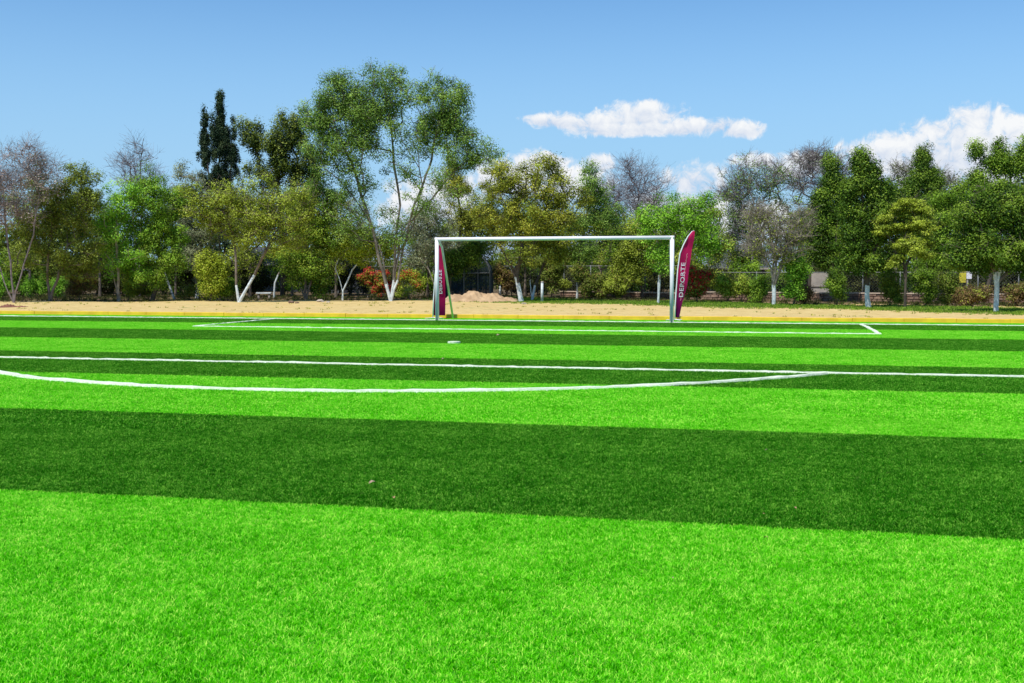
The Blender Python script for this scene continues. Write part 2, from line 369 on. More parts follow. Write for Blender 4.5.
# ------------------------------------------------------------------ trees
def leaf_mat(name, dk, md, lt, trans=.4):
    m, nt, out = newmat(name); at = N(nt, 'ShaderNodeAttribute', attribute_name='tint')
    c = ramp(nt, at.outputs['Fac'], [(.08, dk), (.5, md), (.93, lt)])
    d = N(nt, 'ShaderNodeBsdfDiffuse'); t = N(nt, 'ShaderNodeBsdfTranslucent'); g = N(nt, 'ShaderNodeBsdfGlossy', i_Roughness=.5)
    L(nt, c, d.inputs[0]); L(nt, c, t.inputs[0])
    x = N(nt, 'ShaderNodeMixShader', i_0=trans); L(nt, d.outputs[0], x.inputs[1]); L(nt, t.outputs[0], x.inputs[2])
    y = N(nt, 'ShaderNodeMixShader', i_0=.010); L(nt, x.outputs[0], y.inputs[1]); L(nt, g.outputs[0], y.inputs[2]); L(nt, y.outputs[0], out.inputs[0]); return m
LM = {
 'olive': leaf_mat('olive_leaves', (0.073, 0.109, 0.011), (0.293, 0.371, 0.035), (0.610, 0.717, 0.110)),
 'darkolive': leaf_mat('dark_olive_leaves', (0.043, 0.070, 0.010), (0.171, 0.230, 0.029), (0.415, 0.486, 0.088)),
 'green': leaf_mat('green_leaves', (.035, .095, .010), (.175, .32, .024), (.44, .62, .07)),
 'bright': leaf_mat('bright_green_leaves', (0.073, 0.205, 0.013), (0.244, 0.512, 0.035), (0.537, 0.870, 0.110)),
 'yellow': leaf_mat('yellow_green_leaves', (0.122, 0.192, 0.013), (0.403, 0.512, 0.039), (0.756, 0.845, 0.121)),
 'euca': leaf_mat('eucalyptus_leaves', (0.043, 0.109, 0.022), (0.183, 0.320, 0.044), (0.439, 0.640, 0.132)),
 'dark': leaf_mat('dark_green_leaves', (.013, .045, .006), (.078, .165, .014), (.31, .44, .05)),
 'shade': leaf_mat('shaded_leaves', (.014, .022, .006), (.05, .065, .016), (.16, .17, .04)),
 'pine': leaf_mat('dark_needles', (.012, .032, .020), (.038, .075, .036), (.12, .17, .07)),
 'rust': leaf_mat('rusty_olive_leaves', (0.073, 0.090, 0.013), (0.305, 0.352, 0.037), (0.683, 0.666, 0.094)),
 'grey': leaf_mat('grey_green_leaves', (0.085, 0.102, 0.050), (0.244, 0.282, 0.143), (0.488, 0.525, 0.297)),
 'purple': leaf_mat('purple_grey_seed_pods', (0.171, 0.122, 0.121), (0.390, 0.301, 0.286), (0.634, 0.538, 0.495)),
 'red': leaf_mat('red_bougainvillea_bracts', (.32, .010, .02), (.75, .025, .05), (.9, .10, .12)),
 'brown': leaf_mat('dry_brown_leaves', (0.073, 0.049, 0.020), (0.220, 0.147, 0.055), (0.464, 0.333, 0.132)),
}
BK = {
 'pale': paint('pale_bark', (.36, .32, .26), .9, .2, 4, bump=.6, c2=(.13, .11, .085)),
 'grey': paint('grey_brown_bark', (.22, .18, .14), .9, .2, 3, bump=.4, c2=(.09, .07, .055)),
 'dark': paint('dark_bark', (.10, .08, .06), .9, .2, 3, bump=.4, c2=(.045, .035, .028)),
 'mauve': paint('mauve_grey_twigs', (.24, .20, .20), .9, .2, 3, c2=(.13, .105, .105)),
 'limb': paint('mottled_grey_bark', (.22, .20, .17), .9, .2, 3, bump=.6, c2=(.09, .075, .06)),
}
M_wash = paint('whitewash_on_bark', (.68, .74, .75), .85, .12, 7, bump=.6, c2=(.42, .46, .47))
def prisms(A, B, ra, rb, n):
    """A,B (m,3) segments -> (m*n,4,3) quads"""
    T = B-A; Ln = np.linalg.norm(T, axis=1)[:, None]+1e-9; T = T/Ln
    ref = np.where(np.abs(T[:, 2:3]) > .9, np.array([[1., 0, 0]]), np.array([[0, 0, 1.]]))
    X = np.cross(T, ref); X /= np.linalg.norm(X, axis=1)[:, None]+1e-9; Y = np.cross(T, X)
    # let thick segments overlap a little at the joints
    A = A-T*np.minimum(ra[:, None]*.35, .03); out = []
    for k in range(n):
        a, b = 2*math.pi*k/n, 2*math.pi*(k+1)/n
        da = X*math.cos(a)+Y*math.sin(a); db = X*math.cos(b)+Y*math.sin(b)
        out.append(np.stack([A+da*ra[:, None], A+db*ra[:, None], B+db*rb[:, None], B+da*rb[:, None]], 1))
    return np.concatenate(out)
def unit(n, r):
    v = r.normal(size=(n, 3)); return v/(np.linalg.norm(v, axis=1)[:, None]+1e-9)
tree_seed = [100]
def tree(name, label, cat, base, lobes, leaf='green', bark='grey', d=None, stems=None, clumps=90, leaves=110, rc=.42, ls=.12, r0=.12,
         wash=0, group=None, twigs=3, twl=.5, deep=.75, gap=.25, bare=False, flowers=None, flat=.75, shell=2.0, rtip=.008, lean=0):
    r0 = r0*.60; rc = rc*1.16; ls = ls*.76; leaves = int(leaves*1.62); tree_seed[0] += 1; r = np.random.default_rng(tree_seed[0])
    bx, by = base
    if d is None: d = dep(bx, by)
    B = P(bx, by, d); gx = gz(B[0], B[1]) if (abs(B[0]) < 60 and B[1] < 60) else GZ
    B = np.array([B[0], B[1], gx-.03]); pz = d/F
    fh = np.array([fw[0], fw[1], 0]); fh /= np.linalg.norm(fh); e = np.array([0, 0, 1.])
    def loc(px, py, dd=0.):                      # metres from the trunk foot
        q = P(px, py, d)-np.array([*B[:2], 0]); q = q-fh*(q@fh); q[2] -= B[2]
        return q+fh*dd
    root = empty(name, B, label, cat, group)
    # clump centres
    area = np.array([l[2]*l[3]*(l[4] if len(l) > 4 else 1) for l in lobes], float); cnt = np.maximum(3, (area/area.sum()*clumps)).astype(int)
    C = []; Wt = []
    for (cx, cy, rx, ry, *_), n in zip(lobes, cnt):
        c = loc(cx, cy, r.uniform(-.3, .3)*rx*pz*deep*.6); R = (rx*pz, rx*pz*deep, ry*pz); k = 0; tries = 0
        ph = r.uniform(0, 6, 3)
        while k < n and tries < n*6:
            tries += 1; u = unit(1, r)[0]; rad = r.uniform()**(1/shell)*.97
            p = c+rt*u[0]*R[0]*rad+fh*u[1]*R[1]*rad+e*u[2]*R[2]*rad
            nz = math.sin(p@rt*1.9+ph[0])*math.sin(p[2]*2.1+ph[1])+.5*math.sin(p@fh*2.3+p[2]*1.1+ph[2])
            if nz < -1+2*gap*r.uniform(.4, 1) or p[2] < .15: continue
            C.append(p); k += 1
    C = np.array(C)
    # skeleton
    if stems is None:
        cx = sum(l[0]*l[2]*l[3] for l in lobes)/sum(l[2]*l[3] for l in lobes); yb = max(l[1]+l[3]*.2 for l in lobes); stems = [[(cx*.6+bx*.4, (yb+by)/2), (cx, yb)]]
    nodes = [np.zeros(3)]; par = [-1]; plen = [0.]; attach = []
    def grow(i, q, bend=.12, ok=True):
        a = nodes[i]; dl = np.linalg.norm(q-a); n = max(1, int(dl/.45)); off = unit(1, r)[0]*dl*bend; off[2] += dl*.06
        for k in range(1, n+1):
            t = k/n; p = a+(q-a)*t+off*4*t*(1-t)*.5+(unit(1, r)[0]*.03 if k < n else 0)
            nodes.append(p); par.append(i); plen.append(plen[i]+dl/n); i = len(nodes)-1
            if ok: attach.append(i)
        return i
    for st in stems:
        i = 0
        for k, s_ in enumerate(st):
            dd = s_[2] if len(s_) > 2 else r.uniform(-.2, .2)*k
            i = grow(i, loc(s_[0], s_[1], dd), .04, ok=(k > 0 or len(st) == 1))
        attach.append(i)
    tips = []
    top = nodes[attach[-1]]; order = np.argsort(np.linalg.norm(C-np.array([top[0], top[1], top[2]*.8]), axis=1))
    for ci in order:
        q = C[ci]; A = np.array([nodes[i] for i in attach]); pl = np.array([plen[i] for i in attach])
        dist = np.linalg.norm(A-q, axis=1); below = np.maximum(0, A[:, 2]-q[2]); cost = dist*1.0+pl*.16+below*.8
        j = grow(attach[int(np.argmin(cost))], q, .10); tips.append(j)
    nodes = np.array(nodes); par = np.array(par); w = np.zeros(len(nodes)); w[tips] = 1
    for i in range(len(nodes)-1, 0, -1): w[par[i]] += w[i]
    tot = max(w[0], 1); rad = rtip+(r0-rtip)*(np.maximum(w, .4)/tot)**.5
    i1 = np.arange(1, len(nodes)); A, Bn = nodes[par[i1]], nodes[i1]; ra = np.minimum(rad[par[i1]], rad[i1]*1.35); rb = rad[i1]
    first = par[i1] == 0; ra[first] = rad[i1][first]*1.35
    thick = rb > .035; Q = []; mi = []
    whites = lambda a, b: ((a[:, 2]+b[:, 2])/2 < wash) & (wash > 0)
    for sel, n in ((thick, 9), (~thick, 4)):
        if sel.any():
            q = prisms(A[sel], Bn[sel], ra[sel], rb[sel], n); Q.append(q)
            mi.append(np.tile(whites(A[sel], Bn[sel]) & (rb[sel] > .02), n))
    # twigs
    if twigs:
        nt_ = len(C)*twigs; ci = np.repeat(np.arange(len(C)), twigs); dr = unit(nt_, r); dr[:, 2] = np.abs(dr[:, 2])*.8+.1; dr /= np.linalg.norm(dr, axis=1)[:, None]
        s0 = C[ci]; e0 = s0+dr*(twl*r.uniform(.5, 1.3, nt_))[:, None]; f_ = np.full(nt_, rtip)
        Q.append(prisms(s0, e0, f_, f_*.5, 3)); mi.append(np.zeros(nt_*3, bool))
        if bare:
            for sub in range(4):
                t_ = r.uniform(.25, .95, nt_)[:, None]; s1 = s0+(e0-s0)*t_; d2 = dr+unit(nt_, r)*.75; d2 /= np.linalg.norm(d2, axis=1)[:, None]
                e1 = s1+d2*(twl*.7*r.uniform(.4, 1.2, nt_))[:, None]; Q.append(prisms(s1, e1, f_*.7, f_*.4, 3)); mi.append(np.zeros(nt_*3, bool))
    Q = np.concatenate(Q); mi = np.concatenate(mi)
    me = np_mesh('trunk', Q, 4, [BK[bark], M_wash], midx=mi.astype(int)); link(bpy.data.objects.new('trunk', me), root)
    # leaves
    def foliage(nm, Cs, n, mat, rc, ls, crown_of=None):
        m = len(Cs)*n; ci = np.repeat(np.arange(len(Cs)), n); sz = rc*r.uniform(.65, 1.35, len(Cs))[ci]
        off = unit(m, r)*(r.uniform(0, 1, m)**.45)[:, None]; off[:, 2] *= flat; Pp = Cs[ci]+off*sz[:, None]
        Pp[:, 2] = np.maximum(Pp[:, 2], .06)
        nrm = off*1.0+unit(m, r)*.48+np.array([0, 0, .55]); nrm /= np.linalg.norm(nrm, axis=1)[:, None]
        a = np.cross(nrm, unit(m, r)); a /= np.linalg.norm(a, axis=1)[:, None]+1e-9; b = np.cross(nrm, a)
        l = (ls*r.uniform(.6, 1.3, m))[:, None]; wd = l*.30
        V = np.stack([Pp-a*l*.5, Pp+b*wd, Pp+a*l*.5, Pp-b*wd], 1)
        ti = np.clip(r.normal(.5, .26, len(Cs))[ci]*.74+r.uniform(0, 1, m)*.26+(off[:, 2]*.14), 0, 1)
        me = np_mesh(nm, V, 4, mat, {'tint': ti}); return link(bpy.data.objects.new(nm, me), crown_of or root)
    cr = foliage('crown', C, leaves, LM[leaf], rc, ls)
    if flowers:
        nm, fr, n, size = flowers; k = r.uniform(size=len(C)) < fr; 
        if k.any(): foliage('blossoms' if nm == 'red' else 'mixed_foliage', C[k]+e*.05, int(n*1.4), LM[nm], rc*.85, size*.8, cr)
    return root
TG = 'trees along the back of the pitch'
T = tree
MID = 'feathery trees filling the middle of the belt'
def mid_row():
    for i, (px, top, w_, lf) in enumerate([(30, 178, 24, 'olive'), (100, 200, 22, 'olive'), (176, 186, 20, 'green'), (250, 190, 24, 'olive'), (292, 182, 22, 'green'), (336, 200, 24, 'olive'), (428, 205, 22, 'euca'), (478, 190, 22, 'olive'), (525, 192, 24, 'euca'),
            (600, 198, 24, 'olive'), (628, 212, 22, 'green'), (682, 205, 22, 'olive'), (742, 215, 22, 'olive'), (808, 205, 22, 'green'), (842, 182, 20, 'green'), (895, 180, 20, 'dark'), (938, 176, 22, 'green'), (978, 170, 22, 'green'), (1030, 160, 22, 'dark')]):
        T('feathery_tree', 'feathery tree filling the middle of the belt between the front crowns', 'tree', (px, 297), [(px, (top+250)/2, w_, (250-top)/2), (px-w_*.5, top+28, w_*.5, 22), (px+w_*.55, top+36, w_*.5, 24), (px, 258, w_*1.1, 16)], lf, 'grey', d=66+(i*7 % 5),
          clumps=110, leaves=50, rc=.5, ls=.14, r0=.13, twigs=4, twl=.7, group=MID, gap=.3)
mid_row()
# far row first
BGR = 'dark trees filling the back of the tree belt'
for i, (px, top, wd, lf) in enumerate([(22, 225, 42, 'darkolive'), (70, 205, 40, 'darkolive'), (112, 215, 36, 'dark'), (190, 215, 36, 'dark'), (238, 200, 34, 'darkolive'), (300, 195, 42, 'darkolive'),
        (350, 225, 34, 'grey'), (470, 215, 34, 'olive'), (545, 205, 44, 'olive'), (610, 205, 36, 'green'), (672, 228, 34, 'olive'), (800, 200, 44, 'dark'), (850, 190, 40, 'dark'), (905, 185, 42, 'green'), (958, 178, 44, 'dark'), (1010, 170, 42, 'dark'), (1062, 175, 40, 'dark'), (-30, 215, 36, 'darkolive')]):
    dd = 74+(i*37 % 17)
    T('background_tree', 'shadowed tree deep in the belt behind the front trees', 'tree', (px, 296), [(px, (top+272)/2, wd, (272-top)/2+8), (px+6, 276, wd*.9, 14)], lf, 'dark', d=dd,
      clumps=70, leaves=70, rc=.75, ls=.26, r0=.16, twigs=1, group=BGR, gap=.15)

T('jacaranda_tree', 'nearly bare purple-grey tree at the far left edge of the belt', 'tree', (14, 302.5), [(18, 185, 44, 45), (-10, 200, 35, 45), (45, 175, 18, 20)], 'purple', 'mauve', clumps=230, leaves=24, rc=.42, ls=.11, r0=.105,
  stems=[[(12, 262), (6, 225), (8, 190)], [(22, 275), (34, 235), (40, 195)], [(4, 280), (-14, 230)]], bare=True, twigs=5, twl=.75, group=None, gap=.1, rtip=.006)
T('leafy_tree', 'broad dull olive tree second from the left edge', 'tree', (50, 301.5), [(58, 205, 42, 48), (78, 200, 26, 42), (40, 235, 34, 36), (88, 245, 20, 38), (62, 262, 34, 18), (95, 200, 10, 30)], 'darkolive', 'grey',
  clumps=260, leaves=95, r0=.15, stems=[[(48, 275), (52, 245)], [(58, 280), (68, 245)]], gap=.12, flowers=('olive', .5, 45, .12), twigs=5)
T('leafy_tree', 'bright green tree left of the tallest green left-hand crown', 'tree', (119, 301), [(116, 215, 22, 30), (128, 200, 16, 22), (112, 245, 18, 26), (124, 262, 24, 20)], 'bright', 'pale', clumps=110, leaves=95, r0=.13, gap=.2,
  stems=[[(119, 270), (118, 240)], [(112, 262), (100, 245)]])
T('leafy_tree', 'fresh green tall tree with a pale leaning trunk beside it', 'tree', (152, 300.5), [(148, 190, 22, 26), (160, 215, 32, 40), (172, 240, 24, 34), (146, 245, 26, 36), (160, 270, 36, 20), (182, 205, 12, 20)], 'green', 'dark',
  clumps=250, leaves=105, r0=.16, gap=.12, flowers=('bright', .45, 55, .12))
T('bare_tree', 'leafless grey tree poking above the fresh green crown', 'tree', (140, 297), [(140, 170, 20, 34), (160, 188, 10, 18), (128, 175, 8, 20)], 'purple', 'mauve', d=68, clumps=60, leaves=3, bare=True, twigs=5, twl=.85, r0=.11, rtip=.008,
  stems=[[(142, 240), (144, 180), (148, 140)], [(136, 240), (133, 165)]])
T('leaning_trunk', 'bare pale trunk leaning left near the fresh green tree', 'tree', (174.5, 299.5), [(168, 262, 6, 10)], 'green', 'pale', clumps=6, leaves=50, r0=.09, rc=.3, wash=1.9, stems=[[(166, 276), (165, 268)]], twigs=1)
T('leafy_tree', 'greyish olive tree left of the dark cypress', 'tree', (197, 298), [(190, 200, 22, 34), (205, 235, 26, 34), (182, 170, 8, 10), (195, 262, 26, 20)], 'grey', 'pale', d=63, clumps=150, leaves=85, r0=.14, wash=.6, gap=.25, twigs=4)
T('cypress_tree', 'dark three-peaked cypress-like conifer rising above the left trees', 'conifer', (221, 297), [(223, 128, 3.6, 34, 7), (223, 104, 2.4, 14, 8), (217, 138, 3, 28, 3.5), (208, 140, 4, 34, 3.5), (206, 165, 6, 34, 2), (229, 138, 3.2, 28, 3.5), (236, 146, 3.5, 28, 3), (221, 168, 13, 40, 2), (236, 175, 6, 30), (222, 190, 19, 30), (222, 225, 22, 36)], 'pine', 'dark', d=70,
  clumps=520, leaves=80, rc=.20, ls=.14, r0=.16, gap=0, flat=1.6, stems=[[(221, 200), (222, 110)], [(212, 220), (208, 130)], [(230, 220), (234, 140)]], twigs=1, shell=1.6)
T('pine_tree', 'ragged dark pine between the cypress and the tall eucalyptus', 'conifer', (282, 297), [(255, 140, 14, 20), (280, 150, 22, 26), (300, 135, 16, 24), (268, 175, 24, 16), (305, 170, 22, 26), (247, 128, 6, 9), (287, 122, 8, 10), (318, 180, 10, 20)], 'darkolive', 'dark', d=69,
  clumps=210, leaves=100, rc=.42, ls=.15, r0=.22, gap=.35, flat=1.2, stems=[[(283, 230), (276, 160)], [(290, 230), (300, 160)]], twigs=3, flowers=('pine', .6, 60, .15))
T('leafy_tree', 'spreading olive tree with a whitewashed V-shaped double trunk', 'tree', (239, 302.3), [(212, 218, 26, 26), (235, 205, 36, 28), (268, 205, 34, 30), (300, 210, 24, 26), (285, 238, 26, 18), (250, 235, 24, 16), (195, 200, 14, 20)], 'olive', 'grey',
  clumps=290, leaves=78, rc=.40, r0=.145, wash=1.05, gap=.35, stems=[[(236.5, 285), (237, 262), (234, 235), (222, 205)], [(246, 290), (254, 275), (268, 250), (280, 225)]], twigs=5, twl=.6, rtip=.010)
T('shrub', 'upright yellowish cone-shaped shrub left of the V-shaped trunk', 'shrub', (210, 301), [(210, 268, 13, 18), (209, 286, 9, 12), (220, 274, 8, 14)], 'yellow', 'dark', clumps=95, leaves=105, rc=.30, ls=.11, r0=.06, gap=.03, flowers=('rust', .35, 60, .1), flat=1.2)
T('shrub', 'fresh green shrub touching the right of the yellowish cone', 'shrub', (228, 300.6), [(228, 280, 10, 15), (222, 290, 8, 8)], 'green', 'dark', clumps=40, leaves=100, rc=.28, r0=.05)
T('leaning_trunk', 'crooked whitewashed trunk between the two large olive crowns', 'tree', (274, 298.5), [(286, 250, 14, 12)], 'green', 'pale', clumps=16, leaves=70, r0=.08, wash=1.4, stems=[[(275, 283), (282, 267), (285, 262)]], twigs=2)
T('leafy_tree', 'dense green tree bushy down to the ground left of the eucalyptus', 'tree', (306, 300.5), [(308, 205, 26, 28), (322, 235, 22, 32), (300, 250, 24, 36), (312, 275, 22, 22), (330, 195, 16, 16)], 'green', 'grey', clumps=240, leaves=100, r0=.14, gap=.12, twigs=4,
  flowers=('olive', .6, 60, .12), stems=[[(305, 275), (308, 230)], [(312, 280), (318, 240)], [(298, 285), (292, 250)]])
T('leafy_tree', 'small yellow-green tree with a thin white forked trunk', 'tree', (342.5, 300.5), [(348, 255, 18, 16), (370, 252, 20, 16), (362, 238, 20, 12), (388, 245, 12, 12), (334, 250, 8, 12)], 'yellow', 'pale', clumps=110, leaves=75, rc=.36, r0=.075, wash=2.2, gap=.25,
  stems=[[(342.5, 291), (335, 268), (342, 250)], [(343, 291), (352, 270), (368, 252)]], twigs=3)
T('eucalyptus_tree', 'tallest spreading eucalyptus with pale forked limbs', 'tree', (391, 301), [(330, 110, 28, 36), (352, 98, 22, 26), (388, 92, 27, 29), (378, 125, 28, 26), (440, 105, 28, 34), (428, 135, 26, 24), (458, 122, 18, 24), (470, 150, 31, 24), (362, 122, 22, 30), (345, 150, 30, 28), (318, 135, 16, 24), (405, 160, 34, 26, .3), (330, 185, 24, 24, .5), (370, 190, 26, 24, .3), (430, 190, 32, 26, .35), (395, 225, 34, 26, .25), (350, 225, 26, 22, .4)], 'euca', 'limb',
  clumps=760, leaves=90, rc=.48, ls=.12, r0=.20, wash=1.15, gap=.12, deep=.6, twigs=4, twl=.5, rtip=.010, shell=2.4,
  stems=[[(386, 284), (380, 262), (372, 225), (360, 190), (348, 155), (336, 125)], [(394, 280), (396, 245), (400, 205), (394, 165), (389, 115)], [(398, 280), (406, 240), (418, 200), (432, 160), (441, 125)], [(382, 255), (366, 215), (340, 180)], [(400, 240), (432, 200), (464, 165)], [(397, 260), (414, 225), (424, 190), (418, 150)]])
T('leafy_tree', 'airy grey-green understorey tree behind the red-flowering bush', 'tree', (368, 298), [(362, 232, 26, 24), (385, 245, 26, 18), (412, 240, 24, 24), (350, 205, 16, 16)], 'grey', 'pale', d=67, clumps=120, leaves=55, r0=.10, gap=.25, twigs=6, twl=.7)
T('bougainvillea_bush', 'red-flowering bush at the foot of the tall eucalyptus', 'bush', (374, 299.5), [(368, 276, 10, 9), (382, 276, 10, 9), (378, 288, 16, 9)], 'rust', 'dark', d=66, clumps=60, leaves=70, rc=.30, ls=.10, r0=.05, flowers=('red', .75, 75, .11))
T('bougainvillea_bush', 'green and orange-red bush right of the eucalyptus trunks', 'bush', (408, 299), [(404, 275, 14, 10), (414, 282, 14, 12), (400, 288, 9, 8)], 'yellow', 'dark', d=65, clumps=60, leaves=70, rc=.30, ls=.10, r0=.05, flowers=('red', .22, 50, .10))
T('sapling', 'young lime-green sapling under the green and orange-red bush', 'sapling', (409, 299.5), [(409, 292, 6, 5)], 'yellow', 'pale', clumps=12, leaves=45, rc=.18, ls=.09, r0=.03)
T('leaning_trunk', 'thin bare pale stem arching left of the goal', 'tree', (436.5, 301), [(424, 250, 10, 14)], 'grey', 'pale', clumps=14, leaves=40, r0=.05, stems=[[(434.5, 285), (429, 270), (425, 258)]], twigs=3)
T('leafy_tree', 'sparse grey-green tree directly behind the left goalpost', 'tree', (446, 300), [(432, 225, 24, 26), (448, 250, 22, 20), (420, 255, 18, 20)], 'grey', 'grey', d=66, clumps=110, leaves=70, r0=.10, gap=.3, twigs=5)
T('leafy_tree', 'rusty olive tree left of the dome reaching above the crossbar', 'tree', (456, 297.5), [(462, 200, 18, 24), (455, 180, 14, 18), (470, 225, 18, 18), (450, 165, 8, 8)], 'rust', 'dark', d=67, clumps=120, leaves=80, r0=.12, gap=.3, twigs=4,
  stems=[[(458, 260), (462, 220), (458, 195)]])
T('leafy_tree', 'dark low crown hanging over the netted dome', 'tree', (449, 297), [(466, 256, 18, 13), (452, 262, 12, 16), (474, 247, 12, 7)], 'dark', 'dark', d=60.5, clumps=100, leaves=100, r0=.10, gap=.15, stems=[[(451, 275), (458, 260)]])
T('leafy_tree', 'wide rusty olive tree with a thick leaning whitewashed trunk behind the goal', 'tree', (521.5, 301.6), [(508, 190, 34, 26), (540, 182, 34, 22), (562, 202, 28, 28), (520, 222, 40, 24), (552, 228, 32, 20), (490, 215, 20, 24), (530, 250, 34, 16, .6), (505, 170, 14, 9), (550, 163, 12, 8)], 'rust', 'dark',
  clumps=360, leaves=66, rc=.42, r0=.24, wash=1.15, gap=.28, twigs=4, rtip=.010, flowers=('olive', .5, 40, .12),
  stems=[[(518, 285), (512, 268), (500, 245), (494, 215)], [(517, 275), (522, 250), (520, 215)], [(515, 270), (535, 240), (548, 205)]])
T('leafy_tree', 'twin dark stems just right of the leaning whitewashed trunk', 'tree', (532, 300.6), [(545, 240, 18, 16), (560, 250, 18, 18)], 'olive', 'dark', clumps=70, leaves=80, r0=.10, wash=.9, gap=.2, stems=[[(530, 280), (534, 250), (540, 235)], [(535, 285), (548, 255)]])
T('shrub', 'dark reddish shrub behind the short white post', 'shrub', (551, 300), [(552, 282, 10, 14), (548, 268, 12, 12), (558, 262, 12, 12)], 'darkolive', 'dark', d=63, clumps=70, leaves=90, rc=.33, r0=.06, flowers=('brown', .5, 60, .1))
T('shrub', 'brown and rusty shrub left of the leaning whitewashed trunk', 'shrub', (508, 297), [(506, 280, 10, 9), (500, 270, 8, 8)], 'brown', 'dark', d=68, clumps=40, leaves=70, rc=.32, r0=.05, flowers=('rust', .5, 40, .1))
T('sapling', 'little round-headed sapling seen through the goal', 'sapling', (563.5, 297.5), [(564, 284, 8, 7)], 'olive', 'dark', d=66, clumps=22, leaves=60, rc=.24, ls=.1, r0=.04)
T('leafy_tree', 'grey-green airy tree above the middle of the crossbar', 'tree', (577, 298.3), [(592, 190, 20, 22), (605, 215, 22, 24), (580, 225, 20, 20), (590, 170, 8, 10), (583, 250, 20, 14)], 'euca', 'grey', d=63, clumps=170, leaves=85, r0=.12, wash=1.1, gap=.3, twigs=4,
  stems=[[(577, 275), (582, 240), (590, 200)], [(578, 270), (600, 240), (606, 215)]])
T('shrub', 'dark maroon-tinged shrub at the middle of the goal opening', 'shrub', (588, 299), [(586, 285, 10, 12), (598, 286, 12, 12), (580, 274, 8, 10)], 'darkolive', 'dark', clumps=70, leaves=95, rc=.32, r0=.05, flowers=('brown', .6, 60, .09))
T('shrub', 'long olive shrub right of the maroon-tinged one', 'shrub', (622, 299), [(614, 285, 12, 12), (630, 284, 14, 12), (622, 274, 12, 8)], 'olive', 'dark', d=62, clumps=90, leaves=90, rc=.33, r0=.05, flowers=('brown', .3, 40, .09))
T('jacaranda_tree', 'bare purple-grey tree above the right half of the crossbar', 'tree', (632, 296), [(636, 190, 30, 30), (615, 200, 18, 24), (656, 205, 18, 24), (630, 168, 14, 10), (640, 215, 30, 20)], 'purple', 'mauve', d=74, clumps=170, leaves=9, bare=True, twigs=5, twl=1.0, r0=.12, rtip=.008, gap=.3,
  stems=[[(631, 250), (622, 215), (614, 195)], [(633, 250), (636, 215), (638, 185)], [(635, 245), (650, 215), (656, 195)]])
T('leafy_tree', 'round-crowned dark green tree seen inside the goal near the right post', 'tree', (643, 298.8), [(640, 252, 20, 22), (625, 262, 12, 12), (652, 258, 12, 16), (638, 228, 14, 14)], 'olive', 'dark', d=62, clumps=150, leaves=95, r0=.10, gap=.15)
T('leafy_tree', 'bright lime tree above the right end of the crossbar', 'tree', (658, 303.5), [(668, 215, 28, 20), (690, 225, 22, 26), (650, 225, 18, 20), (705, 240, 14, 26), (662, 250, 14, 26), (700, 205, 14, 12)], 'bright', 'pale', clumps=210, leaves=78, rc=.38, r0=.085, wash=1.3, gap=.35, twigs=4,
  stems=[[(658, 285), (659, 262), (662, 235)], [(659, 268), (680, 245), (692, 228)]])
T('leafy_tree', 'soft olive tree behind the top of the right flag', 'tree', (700, 300), [(705, 225, 20, 30), (715, 250, 14, 26), (690, 260, 14, 22), (712, 270, 12, 16)], 'olive', 'grey', d=60, clumps=130, leaves=75, r0=.09, gap=.25, flowers=('bright', .4, 40, .11))
T('bougainvillea_bush', 'crimson-flowering bush at the right of the flag', 'bush', (697, 300.5), [(695, 284, 10, 12), (702, 277, 9, 9), (690, 275, 7, 10)], 'darkolive', 'dark', d=54, clumps=60, leaves=60, rc=.28, r0=.05, flowers=('red', .62, 95, .11))
T('bare_tree', 'pale vase-shaped nearly bare tree with a whitewashed trunk', 'tree', (773.5, 304.6), [(775, 235, 34, 30), (755, 225, 18, 18), (798, 228, 16, 24), (775, 250, 28, 18), (752, 252, 10, 10)], 'olive', 'pale', clumps=260, leaves=7, rc=.34, bare=True, twigs=4, twl=.55, r0=.17, wash=.95, gap=.1, rtip=.008,
  stems=[[(773, 288), (770, 268), (757, 245), (750, 230)], [(773, 288), (775, 262), (771, 235), (766, 215)], [(774, 285), (783, 258), (790, 235), (796, 212)], [(772, 275), (776, 250), (781, 215)]])
T('bare_tree', 'large grey airy tree with few leaves behind the vase-shaped one', 'tree', (752, 297), [(750, 190, 34, 36), (728, 200, 16, 26), (775, 185, 20, 26), (745, 225, 24, 26)], 'euca', 'mauve', d=68, clumps=230, leaves=30, rc=.5, bare=True, twigs=4, twl=.75, r0=.16, rtip=.010, gap=.25, 
  stems=[[(751, 250), (748, 215)], [(752, 255), (768, 215)]])
T('bare_tree', 'hazy grey leafless tree between the vase-shaped and the dark green tree', 'tree', (812, 297), [(806, 185, 24, 34), (835, 180, 18, 26), (815, 160, 20, 14)], 'grey', 'mauve', d=72, clumps=170, leaves=12, bare=True, twigs=5, twl=.8, r0=.15, rtip=.010, gap=.1,
  stems=[[(811, 240), (806, 205)], [(813, 245), (828, 200)]])
T('leafy_tree', 'broad low green bush-like tree right of the vase-shaped tree', 'tree', (793, 304.5), [(795, 272, 12, 16), (802, 262, 12, 12), (792, 292, 8, 10)], 'bright', 'dark', clumps=80, leaves=95, rc=.32, r0=.06, flowers=('green', .6, 70, .1))
T('leafy_tree', 'dark green pointed tree left of the one with the stout white trunk', 'tree', (838, 303), [(829, 178, 6, 26, 3), (818, 205, 7, 26, 2), (840, 200, 6, 22, 2), (828, 225, 20, 30), (815, 235, 14, 22), (836, 262, 24, 16)], 'dark', 'dark', d=55, clumps=200, leaves=110, rc=.42, r0=.13, gap=.15, flowers=('green', .5, 45, .12))
